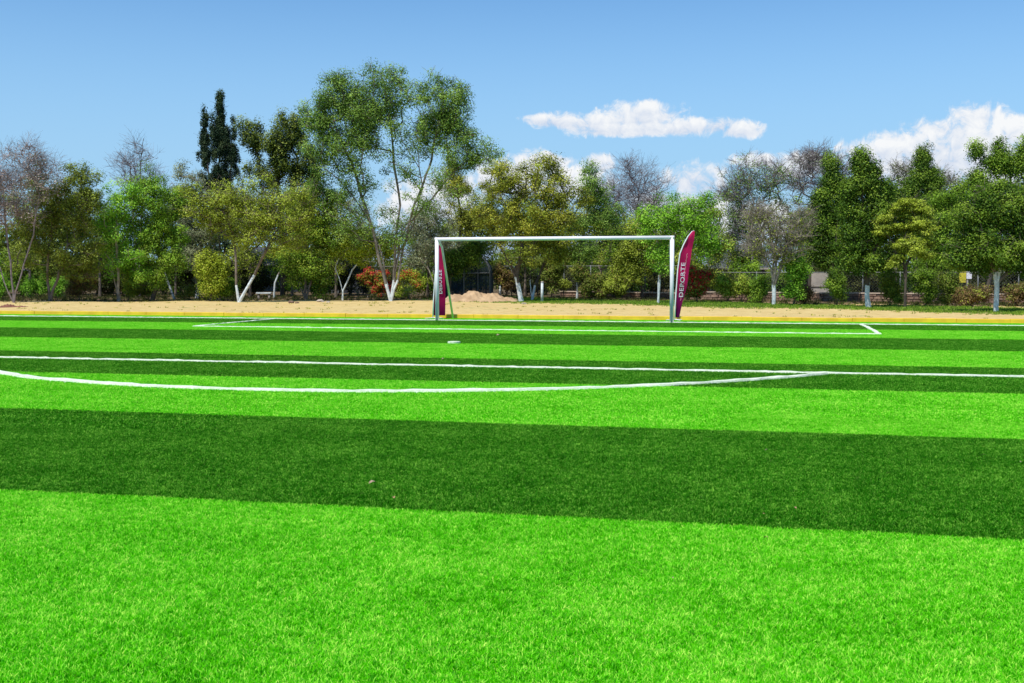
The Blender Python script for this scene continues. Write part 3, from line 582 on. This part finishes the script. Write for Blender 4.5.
T('leafy_tree', 'tall dark many-peaked tree with a stout whitewashed trunk', 'tree', (868.5, 307), [(857, 175, 5.5, 26, 3.5), (870, 186, 5, 24, 3), (881, 196, 5, 22, 2.5), (848, 200, 5, 20, 2), (862, 222, 22, 28), (880, 232, 18, 28), (852, 245, 20, 26), (866, 262, 24, 14)], 'dark', 'dark', clumps=290, leaves=125, rc=.38, r0=.19, wash=1.0, gap=.12, flowers=('green', .35, 45, .12),
  stems=[[(867, 285), (866, 262), (862, 220), (858, 180)], [(868, 270), (880, 230)]])
T('leafy_tree', 'dark slender-topped tree rising left of the big rounded right-hand crown', 'tree', (915, 302), [(920, 168, 6, 24, 3.5), (911, 188, 6, 20, 3), (931, 186, 6, 22, 3), (921, 205, 18, 26), (900, 208, 9, 20, 1.5), (890, 198, 6, 14, 2)], 'dark', 'dark', d=60, clumps=210, leaves=115, rc=.42, r0=.15, gap=.12, flowers=('green', .45, 50, .12))
T('leafy_tree', 'light yellow-green tree standing in front of the dark right-hand trees', 'tree', (905, 307.2), [(905, 215, 20, 16), (920, 225, 18, 18), (895, 240, 20, 16), (912, 250, 22, 14), (886, 258, 12, 10), (880, 225, 10, 12)], 'olive', 'dark', d=46.5, clumps=230, leaves=60, rc=.30, ls=.10, r0=.10, gap=.25, flowers=('yellow', .85, 70, .1), flat=.35,
  stems=[[(905, 285), (904, 262), (906, 235)], [(905, 270), (892, 250)], [(905, 265), (920, 240)]])
T('leafy_tree', 'olive green tree filling the gap beside the big rounded right-hand crown', 'tree', (943, 305), [(940, 215, 22, 28), (945, 245, 22, 22), (932, 262, 18, 16)], 'green', 'dark', d=54, clumps=170, leaves=100, r0=.12, gap=.15)
T('leafy_tree', 'big rounded dark green tree with a whitewashed trunk at the right edge', 'tree', (996, 311.5), [(968, 222, 18, 30), (985, 212, 10, 30, 1.5), (1004, 215, 16, 36), (1022, 222, 14, 32), (1040, 235, 22, 36), (990, 252, 36, 22), (1018, 260, 26, 18), (962, 255, 20, 18)], 'dark', 'grey', clumps=420, leaves=115, rc=.36, ls=.11, r0=.17, wash=1.35, gap=.12, flowers=('green', .5, 60, .11),
  stems=[[(996, 288), (994, 272), (980, 245), (975, 230)], [(996, 288), (998, 268), (1008, 240)], [(997, 282), (1010, 268), (1025, 250)]])
T('leafy_tree', 'tall tree with two dark peaks behind the big rounded one', 'tree', (985, 303), [(972, 168, 6, 26, 3), (984, 178, 5, 22, 2.5), (998, 163, 8, 26, 2.5), (1008, 172, 6, 24, 2), (1019, 160, 6, 24, 3), (985, 198, 26, 22), (1040, 175, 20, 30), (955, 198, 8, 18, 2)], 'green', 'dark', d=60, clumps=230, leaves=110, rc=.45, r0=.17, gap=.15, flowers=('dark', .6, 70, .13))
T('bare_tree', 'thin airy tree showing against the big cloud on the right', 'tree', (945, 300), [(905, 180, 20, 24), (940, 185, 16, 20)], 'grey', 'grey', d=70, clumps=90, leaves=25, bare=True, twigs=4, twl=.6, r0=.11, gap=.2, stems=[[(935, 240), (915, 200)], [(940, 240), (942, 200)]])
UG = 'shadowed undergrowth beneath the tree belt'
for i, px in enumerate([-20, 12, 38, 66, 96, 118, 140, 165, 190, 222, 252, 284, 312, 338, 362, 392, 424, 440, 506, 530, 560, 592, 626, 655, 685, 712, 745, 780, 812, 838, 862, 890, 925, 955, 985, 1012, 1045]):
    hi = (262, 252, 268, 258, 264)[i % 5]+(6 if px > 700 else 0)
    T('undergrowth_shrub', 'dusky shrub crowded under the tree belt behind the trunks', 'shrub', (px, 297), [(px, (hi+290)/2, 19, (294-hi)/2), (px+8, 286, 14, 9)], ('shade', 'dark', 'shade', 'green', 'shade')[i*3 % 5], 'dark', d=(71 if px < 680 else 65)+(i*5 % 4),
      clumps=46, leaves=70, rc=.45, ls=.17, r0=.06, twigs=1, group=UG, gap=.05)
# low shrubs on the bank
for (px, py, lob, lf, dd, lab, fl) in [
  (36, 300, [(40, 284, 14, 12), (28, 288, 8, 8)], 'bright', 66, 'pale fresh green shrub under the olive tree at far left', None),
  (58, 300.5, [(60, 286, 8, 10)], 'bright', 63, 'small bluish green shrub right of the forked far-left trunk', None),
  (80, 301.5, [(80, 282, 16, 14), (86, 270, 12, 12), (72, 290, 10, 8)], 'brown', 58, 'tangled reddish-brown shrub at the left', ('darkolive', .6, 60, .1)),
  (128, 300.5, [(130, 275, 8, 12), (132, 288, 7, 8)], 'yellow', 60, 'narrow yellow-green shrub beside the pale trunk at left', None),
  (4, 301.5, [(2, 284, 10, 14), (-8, 288, 10, 10)], 'bright', 60, 'bright green shrub cut off by the left edge', None),
  (148, 299.5, [(146, 290, 12, 7), (186, 291, 10, 6)], 'darkolive', 60, 'low dull shrub in the shade left of the leaning pale trunk', None),
  (727, 304.6, [(722, 283, 9, 8), (730, 288, 8, 8)], 'olive', 54, 'first sprawling shrub right of the crimson-flowering bush', ('bright', .4, 50, .09)),
  (742, 304.8, [(740, 285, 10, 10), (750, 290, 9, 9)], 'olive', 54, 'middle green shrub of the row before the grey shed', ('bright', .3, 50, .09)),
  (761, 305, [(760, 286, 9, 11), (756, 295, 7, 6)], 'green', 53.5, 'green shrub touching the vase-shaped tree on its left', ('bright', .3, 50, .09)),
  (805, 305.5, [(803, 294, 7, 8)], 'brown', 52.5, 'dry brownish shrub left of the pale concrete panel', None),
  (836, 306.3, [(835, 280, 12, 10), (838, 292, 7, 7)], 'green', 50.5, 'round green shrub right of the pale concrete panel', ('dark', .5, 50, .1)),
  (890, 307.5, [(890, 283, 10, 14), (896, 294, 7, 8)], 'olive', 49.5, 'olive shrub between the stout white trunk and the yellow-green tree', ('dark', .5, 50, .1)),
  (925, 307.8, [(924, 280, 13, 14), (930, 295, 9, 8)], 'green', 49, 'dense green shrub right of the yellow-green tree', ('dark', .5, 60, .1)),
  (947, 308.2, [(947, 285, 11, 15), (950, 296, 9, 8)], 'darkolive', 48.5, 'dark upright shrub left of the clearing', ('green', .4, 50, .1)),
  (972, 309, [(974, 293, 15, 9), (966, 296, 10, 8)], 'brown', 48, 'brownish spreading shrub left of the right-edge white trunk', ('olive', .5, 50, .1)),
  (1016, 309.5, [(1014, 295, 14, 10), (1030, 292, 12, 12)], 'brown', 48, 'brownish shrub at the right edge behind the white trunk', ('darkolive', .6, 50, .1))]:
    T('shrub', lab, 'shrub', (px, py), lob, lf, 'dark', d=dd, clumps=46, leaves=85, rc=.28, ls=.095, r0=.035, gap=.08, flowers=fl, twigs=3,
      stems=[[(px-3, py-8)], [(px+3, py-8)], [(px, py-10)]])
# distant wood closing the view
def wood():
    r = np.random.default_rng(55); xs_ = r.uniform(-75, 75, 2600); C = []
    for x in xs_:
        c = P(512, 274, 108)+rt*x+np.array([fw[0], fw[1], 0])*r.uniform(-5, 8); h = 3.4+1.1*math.sin(x*.21)+.8*math.sin(x*.63+1)
        if 19 < x < 25: h = 1.8
        c[2] = r.uniform(.2, h); C.append(c)
    C = np.array(C); n = 26; m = len(C)*n; ci = np.repeat(np.arange(len(C)), n); off = unit(m, r)*(r.uniform(0, 1, m)**.4)[:, None]*.95; Pp = C[ci]+off
    nrm = off+unit(m, r)*.8+np.array([0, 0, .5]); nrm /= np.linalg.norm(nrm, axis=1)[:, None]; a = np.cross(nrm, unit(m, r)); a /= np.linalg.norm(a, axis=1)[:, None]; b = np.cross(nrm, a)
    l = (.42*r.uniform(.6, 1.3, m))[:, None]; V = np.stack([Pp-a*l*.5, Pp+b*l*.3, Pp+a*l*.5, Pp-b*l*.3], 1)
    me = np_mesh('distant_wood', V, 4, LM['darkolive'], {'tint': np.clip(r.normal(.4, .2, len(C))[ci]*.6+r.uniform(0, .4, m), 0, 1)})
    o = link(bpy.data.objects.new('distant_wood', me)); tag(o, 'continuous dark wood closing the view behind the tree belt', 'wood', kind='stuff')
wood()

# ------------------------------------------------------------------ things behind the pitch
def frame_at(px, py, d, name, label, cat, group=None, turn=0):
    p = P(px, py, d); return empty(name, (p[0], p[1], GZ), label, cat, group, -YAW+turn)   # local x = camera right, y = away
M_conc = paint('pale_concrete', (.50, .44, .38), .9, .15, 1.5, bump=.3)
M_corr = paint('grey_corrugated_sheet', (.075, .08, .095), .55, .15, 1.2)
M_dk = paint('dark_shed_side', (.05, .055, .07), .8, .2, 1)
M_stone = paint('brown_rubble_stone', (.34, .22, .16), .95, .2, 2.5, bump=.9, c2=(.14, .085, .06))
M_cap = paint('sandy_coping', (.60, .47, .36), .95, .1, 2)
M_steel = paint('dull_steel_tube', (.14, .15, .15), .5, .1, 3)
def mesh_fabric():
    m, nt, out = newmat('black_shade_netting'); tc = N(nt, 'ShaderNodeTexCoord'); n = noise(nt, tc.outputs['Object'], 3, 4)
    c = mix(nt, n, (.012, .020, .030), (.04, .06, .075)); d = N(nt, 'ShaderNodeBsdfDiffuse'); L(nt, c, d.inputs[0]); tr = N(nt, 'ShaderNodeBsdfTransparent')
    x = N(nt, 'ShaderNodeMixShader', i_0=.14); L(nt, d.outputs[0], x.inputs[1]); L(nt, tr.outputs[0], x.inputs[2]); L(nt, x.outputs[0], out.inputs[0]); return m
M_net = mesh_fabric()
# netted dome (tunnel end)
d = 62.5; sm = d/F
sh = frame_at(466, 296, d, 'shade_house', 'black netted tunnel greenhouse with a curved roof behind the left goalpost', 'greenhouse')
prof = [(24*sm, 0)] + [((-2+26*math.cos(a))*sm*1.0, (24+24*math.sin(a))*sm) for a in np.linspace(.0, math.pi/2, 10)] + [((-2-24*math.sin(b))*sm, (24+24*math.cos(b))*sm) for b in np.linspace(.15, math.pi/2, 9)] + [(-26*sm, 0)]
n = len(prof); mb = MB(); mb.add([(x, y, z) for y in (0, 9) for x, z in prof], [tuple(range(n))]+[(i, i+1, n+i+1, n+i) for i in range(n-1)]); mb.build('netting', M_net, sh)
for yy in (-.03, 3, 6, 9): MB().tube([(x, yy, z) for x, z in prof], .035, 6).build('hoop', M_steel, sh)
mb = MB(); mb.tube([(-2*sm, -.04, 0), (-2*sm, -.04, 47*sm)], .04, 6); mb.tube([(12*sm, -.04, 0), (12*sm, -.04, 43*sm)], .03, 6); mb.tube([(-18*sm, -.04, 0), (-18*sm, -.04, 40*sm)], .03, 6)
mb.tube([(-24*sm, -.05, 25*sm), (23*sm, -.05, 26*sm)], .035, 6); mb.build('end_frame', M_steel, sh)
# sheds
def shed(px, pyb, d, w, h, label, roofh, side=4, cat='shed', panel=True):
    o = frame_at(px, pyb, d, 'shed', label, cat)
    MB().box(-w/2, w/2, 0, side, 0, h).build('wall', M_dk, o)
    mb = MB(); nn = int(w/.2)*2
    vs = []
    for i in range(nn+1):
        x = -w/2-.2+(w+.4)*i/nn; q = .03*(i % 2); vs += [(x, -.35, h+.02+q), (x, side*.6, h+roofh+q)]
    mb.add(vs, [(2*i, 2*i+2, 2*i+3, 2*i+1) for i in range(nn)]); mb.build('roof', M_corr, o)
    mb = MB().box(-w/2-.2, w/2+.2, -.42, -.36, h-.12, h+.03); mb.build('fascia', M_conc, o)
    if panel: MB().box(-w*.3, -w*.1, -.02, 0, 0.02, h*.8).build('door', M_steel, o)
    return o
shed(737, 296, 92, 4.6, 1.9, 'grey shed with a sloping corrugated roof seen above the right-hand shrubs', 2.0)
shed(283, 296, 88, 5.5, 2.2, 'dark shed with a grey roof behind the olive crown', 1.4)
shed(344, 296, 80, 3.2, 2.2, 'small dark hut between the forked white stems', .7)
shed(615, 296, 88, 5, 2.4, 'bluish grey shed glimpsed through the goal opening', 1.6)
# concrete panel
o = frame_at(820.5, 297, 58, 'concrete_panel', 'pale stained concrete wall panel between the right-hand shrubs', 'wall')
MB().box(-.50, .46, 0, .12, 0, 1.45).build('panel', M_conc, o, bevel=.01)
for sx in (-.58, .54): MB().box(sx-.06, sx+.06, -.03, .15, 0, 1.6).build('post', BK['dark'], o)
mb = MB().box(-.52, .48, -.02, 0, .70, .76); mb.build('rail', BK['dark'], o)
# sign board, yellow white
o = frame_at(963, 297, 60, 'notice_board', 'small yellow and white board on a post left of the right-edge tree', 'sign')
MB().tube([(0.22, 0, 0), (.22, 0, 1.25)], .05, 8).build('post', M_conc, o)
MB().box(-.25, .12, -.06, -.03, .95, 1.55).build('yellow_panel', paint('yellow_panel_paint', (.72, .62, .04), .5), o)
MB().box(.14, .42, -.065, -.035, 1.15, 1.6).build('white_panel', M_white, o)
# low rubble wall
def wall_run(pxa, pxb, da, db, h, label):
    A, B_ = P(pxa, 296, da), P(pxb, 296, db); mid = (A+B_)/2; ln = float(np.linalg.norm((B_-A)[:2])); ang = math.atan2(B_[1]-A[1], B_[0]-A[0])
    o = empty('rubble_wall', (A[0], A[1], GZ), label, 'wall', None, ang); mb = MB(); r = np.random.default_rng(int(pxa))
    x = 0
    MB().box(0, ln, .05, .3, 0, h*.97).build('core', M_stone, o)
    for row in range(3):
        x = -r.uniform(0, .2)
        while x < ln:
            w = r.uniform(.22, .5); z0 = row*h/3; q = r.normal(0, .012)
            xa, xb = max(0, x+.012), min(ln, x+w-.012)
            if xb > xa+.03: mb.box(xa, xb, -.02+q, .12, z0+.01, z0+h/3-.012+r.normal(0, .006))
            x += w
    mb.build('stones', M_stone, o, bevel=.02); MB().box(-.05, ln+.05, -.06, .36, h, h+.05).build('coping', M_cap, o)
wall_run(690, 860, 60, 56, .42, 'low brown rubble wall right of the flag behind the shrubs')
wall_run(862, 1080, 55.8, 51.5, .42, 'low brown rubble wall under the dark trees at the right')
wall_run(560, 676, 68, 62, .32, 'low brown rubble wall seen through the goal opening')
# short white posts
for (px, py, hh, rr, lab) in [(542, 302, 1.0, .07, 'short blue-white post right of the leaning whitewashed trunk'), (500, 297, .75, .07, 'short white post by the sand heap')]:
    mb = MB(); d_ = dep(px, py); p = P(px, py, d_); o = empty('marker_post', (p[0], p[1], gz(p[0], p[1])), lab, 'post')
    MB().tube([(0, 0, -.03), (.01, 0, hh)], [rr, rr*.9], 10).build('shaft', M_wash, o, True); MB().tube([(.01, 0, hh), (.01, 0, hh+.04)], [rr*1.15, rr*.8], 10).build('cap', M_conc, o)
# white bench slab at left
o = frame_at(263.5, 298, 62, 'bench', 'low white concrete bench right of the V-shaped trunk', 'bench')
MB().box(-.42, .42, 0, .35, .30, .38).build('seat', M_wash, o, bevel=.01)
for sx in (-.3, .3): MB().box(sx-.05, sx+.05, .05, .3, 0, .3).build('leg', M_conc, o)
# chain-link fences
def fence(pxa, da, pxb, db, h, label, n):
    A, B_ = P(pxa, 290, da), P(pxb, 290, db); A[2] = B_[2] = GZ; root = empty('chain_link_fence', A, label, 'fence'); V = B_-A; ln = float(np.linalg.norm(V)); u = V/ln; root.rotation_euler.z = math.atan2(u[1], u[0])
    for i in range(n+1): MB().tube([(ln*i/n, 0, 0), (ln*i/n, 0, h+.05)], .035, 8).build('post', M_steel, root, True)
    mb = MB(); mb.tube([(0, 0, h), (ln, 0, h)], .018, 5); mb.tube([(0, 0, .08), (ln, 0, .08)], .008, 4)
    s_ = .16; k = -h
    segA = []; segB = []
    while k < ln:
        for sg in (1, -1):
            x0, z0, x1, z1 = (k, 0, k+h, h) if sg == 1 else (k, h, k+h, 0)
            a, b = max(0, (0-x0)/(x1-x0)), min(1, (ln-x0)/(x1-x0))
            if b > a: segA.append((x0+(x1-x0)*a, 0, z0+(z1-z0)*a)); segB.append((x0+(x1-x0)*b, 0, z0+(z1-z0)*b))
        k += s_
    a_, b_ = np.array(segA), np.array(segB); f_ = np.full(len(a_), .0028)
    link(bpy.data.objects.new('wire_mesh', np_mesh('wire_mesh', prisms(a_, b_, f_, f_, 3), 4, M_steel)), root); mb.build('rail', M_steel, root)
fence(486, 69, 700, 66, 1.9, 'tall chain-link fence on grey posts seen through the goal', 8)
fence(350, 72, 462, 70, 1.9, 'chain-link fence left of the goal behind the red bush', 4)
fence(690, 64, 1060, 56, 1.5, 'chain-link fence behind the shrubs on the right', 10)
# sand heap
def heap(px, py, d, w, dp, h, name, label, cat, mat, bumps, seed):
    r = np.random.default_rng(seed); p = P(px, py, d); o = empty(name, (p[0], p[1], GZ-.06), label, cat, None, -YAW); nx_, ny_ = 70, 30; mb = MB(); ph = r.uniform(0, 6, 8)
    for j in range(ny_+1):
        for i in range(nx_+1):
            u, v = i/nx_*2-1, j/ny_*2-1; z = 0
            for (c, wd, hh) in bumps: z = max(z, hh*max(0, 1-((u-c)/wd)**2)**.8)
            z *= max(0, 1-v*v)**.7
            z = z*(1+.10*math.sin(u*17+ph[0])*math.sin(v*7+ph[1])+.10*math.sin(u*41+ph[2]+v*9))+.012*r.normal()*(z > .02)
            mb.v.append((u*w/2, v*dp/2, z*h+.03*max(0, 1-max(abs(u), abs(v)))))
    q = nx_+1
    for j in range(ny_):
        for i in range(nx_): mb.f.append((j*q+i, j*q+i+1, (j+1)*q+i+1, (j+1)*q+i)); mb.m.append(0)
    mb.build('mound', mat, o, True); return o, w, dp, h
M_sand = paint('heaped_sand', (.52, .36, .21), .95, .12, 3, bump=.9, c2=(.34, .22, .12))
M_red = paint('red_brown_earth', (.25, .10, .06), .95, .2, 4, bump=.8)
M_rock = paint('pale_rubble', (.52, .44, .36), .9, .2, 3, bump=.6)
heap(480, 302, 57.5, 4.6, 2.2, .55, 'sand_heap', 'long heap of tan sand in front of the netted dome', 'heap', M_sand, [(-.55, .3, .72), (-.15, .35, 1.), (.25, .38, .8), (.62, .3, .45)], 3)
heap(14, 307, 47, 1.6, .9, .16, 'earth_heap', 'small flat heap of red-brown earth on the sand at far left', 'heap', M_red, [(-.3, .5, 1.), (.4, .5, .6)], 5)
def rock(px, py, size, label, mat, seed, name='rock', group=None, flat=.55):
    r = np.random.default_rng(seed); import bmesh
    bm = bmesh.new(); bmesh.ops.create_icosphere(bm, subdivisions=3, radius=size); 
    dirs = unit(9, r)
    for v in bm.verts:
        n_ = np.array(v.co)/size; k = 1
        for q in dirs: k = min(k, .62/max(.62, float(n_@q)))
        v.co *= k*(1+r.normal(0, .015)); v.co.z *= flat
    me = bpy.data.meshes.new(name); bm.to_mesh(me); bm.free(); me.materials.append(mat); o = bpy.data.objects.new(name, me); p = G(px, py); o.location = (p[0], p[1], gz(p[0], p[1])+size*flat*.25); o.rotation_euler.z = r.uniform(0, 6); link(o); tag(o, label, 'rock', group)
rock(321, 302.5, .22, 'larger pale rock near the forked white sapling trunk', M_rock, 1)
rock(328, 303, .13, 'smaller pale rock right beside the larger one', M_rock, 2)
rock(291, 303.2, .2, 'brownish stone lying at the end of the shaded strip', M_stone, 3)
rock(297, 303.6, .14, 'flat brown stone beside the brownish one', M_stone, 4)
rock(524, 303.6, .15, 'pale stone at the foot of the leaning whitewashed trunk', M_rock, 5, flat=.35)
rock(506, 301, .26, 'dark rounded boulder at the right end of the sand heap', M_rock, 6)

# dry grass and weeds on the sand
def tufts(name, n, label, fn, mat, h, seed):
    r = np.random.default_rng(seed); pts = []
    while len(pts) < n:
        x = r.uniform(-45, 30); y = r.uniform(2.5, 32)
        if fn(x, y, r): pts.append((x, y, gz(x, y)))
    Pn = np.array(pts); k = 9; m = n*k; ci = np.repeat(np.arange(n), k); b = Pn[ci]+np.c_[r.normal(0, .05, (m, 2)), np.zeros(m)]; dr = unit(m, r); dr[:, 2] = np.abs(dr[:, 2])+.6; H = (h*r.uniform(.5, 1.3, m))[:, None]
    tp = b+dr*H*.8; s_ = np.cross(dr, unit(m, r)); s_ /= np.linalg.norm(s_, axis=1)[:, None]; V = np.stack([b-s_*.012, b+s_*.012, tp+s_*.003, tp-s_*.003], 1)
    o = link(bpy.data.objects.new(name, np_mesh(name, V, 4, mat, {'tint': np.clip(r.normal(.5, .25, m), 0, 1)}))); tag(o, label, 'grass', kind='stuff')
vv = lambda x, y: y+.57*x-17.3
tufts('grass', 9000, 'short green grass strip along the foot of the trees', lambda x, y, r: -.3 < vv(x, y)+r.normal(0, .7) < 8 and x > -10+r.normal(0, 1.5) and y > 6, LM['green'], .06, 1)
tufts('dry_weeds', 900, 'sparse dry weeds dotted over the sandy strip', lambda x, y, r: y > 3.5 and math.sin(x*.8+1)*math.sin(y*1.3)+r.normal(0, .5) > .5, LM['rust'], .05, 2)
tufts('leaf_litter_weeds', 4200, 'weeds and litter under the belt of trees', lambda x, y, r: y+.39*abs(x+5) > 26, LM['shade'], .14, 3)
# fallen leaves on the pitch
M_dry = paint('dry_leaf', (.50, .30, .15), .8, .2, 20)
M_pet = paint('pale_petal', (.36, .27, .17), .8, .1, 20)
def leaf_bit(px, py, size, label, mat, seed):
    r = np.random.default_rng(seed); p = G(px, py, .035); n_ = 8; mb = MB(); q = []
    for i in range(n_+1):
        t_ = i/n_; w = math.sin(math.pi*min(1, t_*1.02))**.8*.28*size; z = .25*size*math.sin(t_*3)*r.uniform(.7, 1.1); q += [((t_-.5)*size, -w, z+.1*size), ((t_-.5)*size, 0, z), ((t_-.5)*size, w, z+.14*size)]
    mb.add(q, [(3*i+k_, 3*i+3+k_, 3*i+4+k_, 3*i+1+k_) for i in range(n_) for k_ in (0, 1)])
    o = mb.build('fallen_leaf', mat, smooth=True); o.location = (p[0], p[1], .034); o.rotation_euler = (r.uniform(-.5, .5), r.uniform(-.3, .3), r.uniform(0, 6)); tag(o, label, 'leaf', 'fallen leaves and petals on the turf')
for i, (px, py, s_, mt, lab) in enumerate([
  (372, 483, .11, M_pet, 'curled pale leaf near the middle of the broad dark band'), (394, 498, .08, M_dry, 'tan leaf at the lower edge of the dark band left of centre'),
  (763, 514, .045, M_dry, 'orange-brown leaf low in the dark band right of centre'), (795, 508, .06, M_dry, 'thin leaf just right of the orange-brown leaf'),
  (766, 538, .07, M_dry, 'brown leaf on the boundary below the dark band'), (673, 578, .04, M_pet, 'lone pale leaf in the bright foreground right of centre'),
  (984, 455, .07, M_dry, 'brown leaf in the dark band near the right edge'), (1020, 462, .06, M_pet, 'pale leaf at the right edge of the dark band'), (767, 450, .07, M_pet, 'tiny pale leaf near the upper edge of the dark band'),
  (498, 335.5, .22, M_pet, 'pale scrap lying in the narrow dark band before the goal'), (551, 336.5, .14, M_pet, 'small pale speck right of the pale scrap before the goal'), (443, 359, .16, M_pet, 'pale petal just above the penalty area line'), (293, 356, .12, M_dry, 'yellowish leaf left of the pale petal above the penalty area line')]):
    leaf_bit(px, py, s_*.42, lab, mt, 40+i)

# far hill
mb = MB(); nh = 120
for j in range(5):
    for i in range(nh+1):
        x = -1500+3000*i/nh; hh = 52+26*math.sin(x*.004+1)+12*math.sin(x*.011)+5*math.sin(x*.05)
        p = P(512, 274, 1700+j*160)+rt*x; mb.v.append((p[0], p[1], hh*(0, .55, .85, 1, .9)[j]-2*(j == 0)))
for j in range(4):
    for i in range(nh): q = nh+1; mb.f.append((j*q+i, j*q+i+1, (j+1)*q+i+1, (j+1)*q+i)); mb.m.append(0)
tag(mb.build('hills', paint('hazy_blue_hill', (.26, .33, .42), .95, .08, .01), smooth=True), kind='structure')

# ------------------------------------------------------------------ light and sky
EL = math.radians(60); hs = -rt*.62-np.array([fw[0], fw[1], 0])*.78; hs /= np.linalg.norm(hs)
to_sun = Vector((hs[0]*math.cos(EL), hs[1]*math.cos(EL), math.sin(EL)))
sl = bpy.data.lights.new('sun', 'SUN'); sl.energy = 5.0; sl.angle = math.radians(.53); sl.color = (1, .955, .87); so = bpy.data.objects.new('sun', sl); link(so)
so.rotation_euler = to_sun.to_track_quat('Z', 'Y').to_euler(); so.location = (0, 0, 30)
w = bpy.data.worlds.new('World'); sc.world = w; w.use_nodes = True; nt = w.node_tree; nt.nodes.clear(); out = nt.nodes.new('ShaderNodeOutputWorld'); bg = nt.nodes.new('ShaderNodeBackground'); bg.inputs[1].default_value = .11
sky = nt.nodes.new('ShaderNodeTexSky'); sky.sky_type = 'NISHITA'; sky.sun_disc = False; sky.sun_elevation = EL; sky.sun_rotation = math.atan2(to_sun.x, to_sun.y); sky.altitude = 1500; sky.air_density = 1.0; sky.dust_density = .6; sky.ozone_density = 2.0
tc = nt.nodes.new('ShaderNodeTexCoord'); dirv = tc.outputs['Generated']
nv = nt.nodes.new('ShaderNodeVectorMath'); nv.operation = 'NORMALIZE'; L(nt, dirv, nv.inputs[0]); dv = nv.outputs[0]
sx = N(nt, 'ShaderNodeSeparateXYZ'); L(nt, dv, sx.inputs[0])
AZ = M(nt, 'ARCTAN2', sx.outputs[0], sx.outputs[1]); ELV = M(nt, 'ARCSINE', sx.outputs[2])
def ang(px, py):
    v = fw+(px-512)/F*rt-(py-341.5)/F*up; v = v/np.linalg.norm(v); return math.atan2(v[0], v[1]), math.asin(v[2])
clouds = [(545, 120, 24, 7), (560, 121, 34, 9), (597, 124, 40, 12), (640, 117, 44, 15), (648, 108, 16, 9), (685, 127, 40, 10), (722, 125, 24, 9), (742, 130, 24, 9), (630, 130, 64, 7), 
          (540, 162, 34, 13), (600, 162, 20, 10), (570, 185, 50, 20), (500, 180, 40, 22), (440, 205, 60, 30), (695, 180, 34, 20), (690, 215, 60, 28), (740, 225, 60, 25),
          (972, 122, 30, 19), (945, 134, 46, 17), (905, 145, 46, 15), (872, 152, 38, 14), (985, 145, 60, 24), (1014, 128, 30, 12), (1050, 132, 60, 16), (960, 160, 110, 28), (1120, 150, 80, 30), (800, 165, 44, 12), (760, 160, 30, 8)]
n1 = noise(nt, dv, 26, 6, .6); n2 = noise(nt, dv, 70, 7, .66, .6); nn = M(nt, 'ADD', M(nt, 'MULTIPLY', M(nt, 'SUBTRACT', n1, .5), 2.3), M(nt, 'MULTIPLY', M(nt, 'SUBTRACT', n2, .5), 3.4))
D = None; SH = None
for (cx, cy, rx, ry) in clouds:
    a, e_ = ang(cx, cy); ddx = M(nt, 'DIVIDE', M(nt, 'SUBTRACT', AZ, a), rx/F); ddy = M(nt, 'DIVIDE', M(nt, 'SUBTRACT', ELV, e_), ry/F)
    # flatter base than top
    v = M(nt, 'SUBTRACT', 1, M(nt, 'ADD', M(nt, 'MULTIPLY', ddx, ddx), M(nt, 'MULTIPLY', ddy, ddy)))
    D = v if D is None else M(nt, 'MAXIMUM', D, v)
    s1 = M(nt, 'MULTIPLY', M(nt, 'MAXIMUM', v, 0), ddy); SH = s1 if SH is None else M(nt, 'ADD', SH, s1)
den = M(nt, 'ADD', D, nn); cov = smooth(nt, den, -.22, .85)
shd = M(nt, 'ADD', .60, M(nt, 'ADD', M(nt, 'MULTIPLY', SH, .5), M(nt, 'MULTIPLY', nn, .55)), clamp=True)
K = 1/.11
ccol = mix(nt, shd, (.56*K, .65*K, .82*K), (.95*K, .96*K, .97*K))
gm = N(nt, 'ShaderNodeMix', data_type='RGBA', blend_type='MULTIPLY'); gm.inputs[0].default_value = 1; gm.inputs[7].default_value = (.86, 1.27, 1.48, 1); L(nt, sky.outputs[0], gm.inputs[6])
haze = smooth(nt, ELV, .03, .30)
skyc = mix(nt, M(nt, 'MULTIPLY', M(nt, 'SUBTRACT', 1, haze), .9), gm.outputs[2], (.37*K, .61*K, .85*K))
c = mix(nt, M(nt, 'MULTIPLY', cov, .97), skyc, ccol)
L(nt, c, bg.inputs[0]); L(nt, bg.outputs[0], out.inputs[0])
sc.view_settings.view_transform = 'Standard'; sc.view_settings.look = 'None'; sc.view_settings.exposure = 0; sc.view_settings.gamma = 1
sc.render.engine = 'CYCLES'; sc.cycles.use_denoising = True; sc.cycles.max_bounces = 6; sc.cycles.transparent_max_bounces = 12; sc.cycles.diffuse_bounces = 3; sc.cycles.glossy_bounces = 2
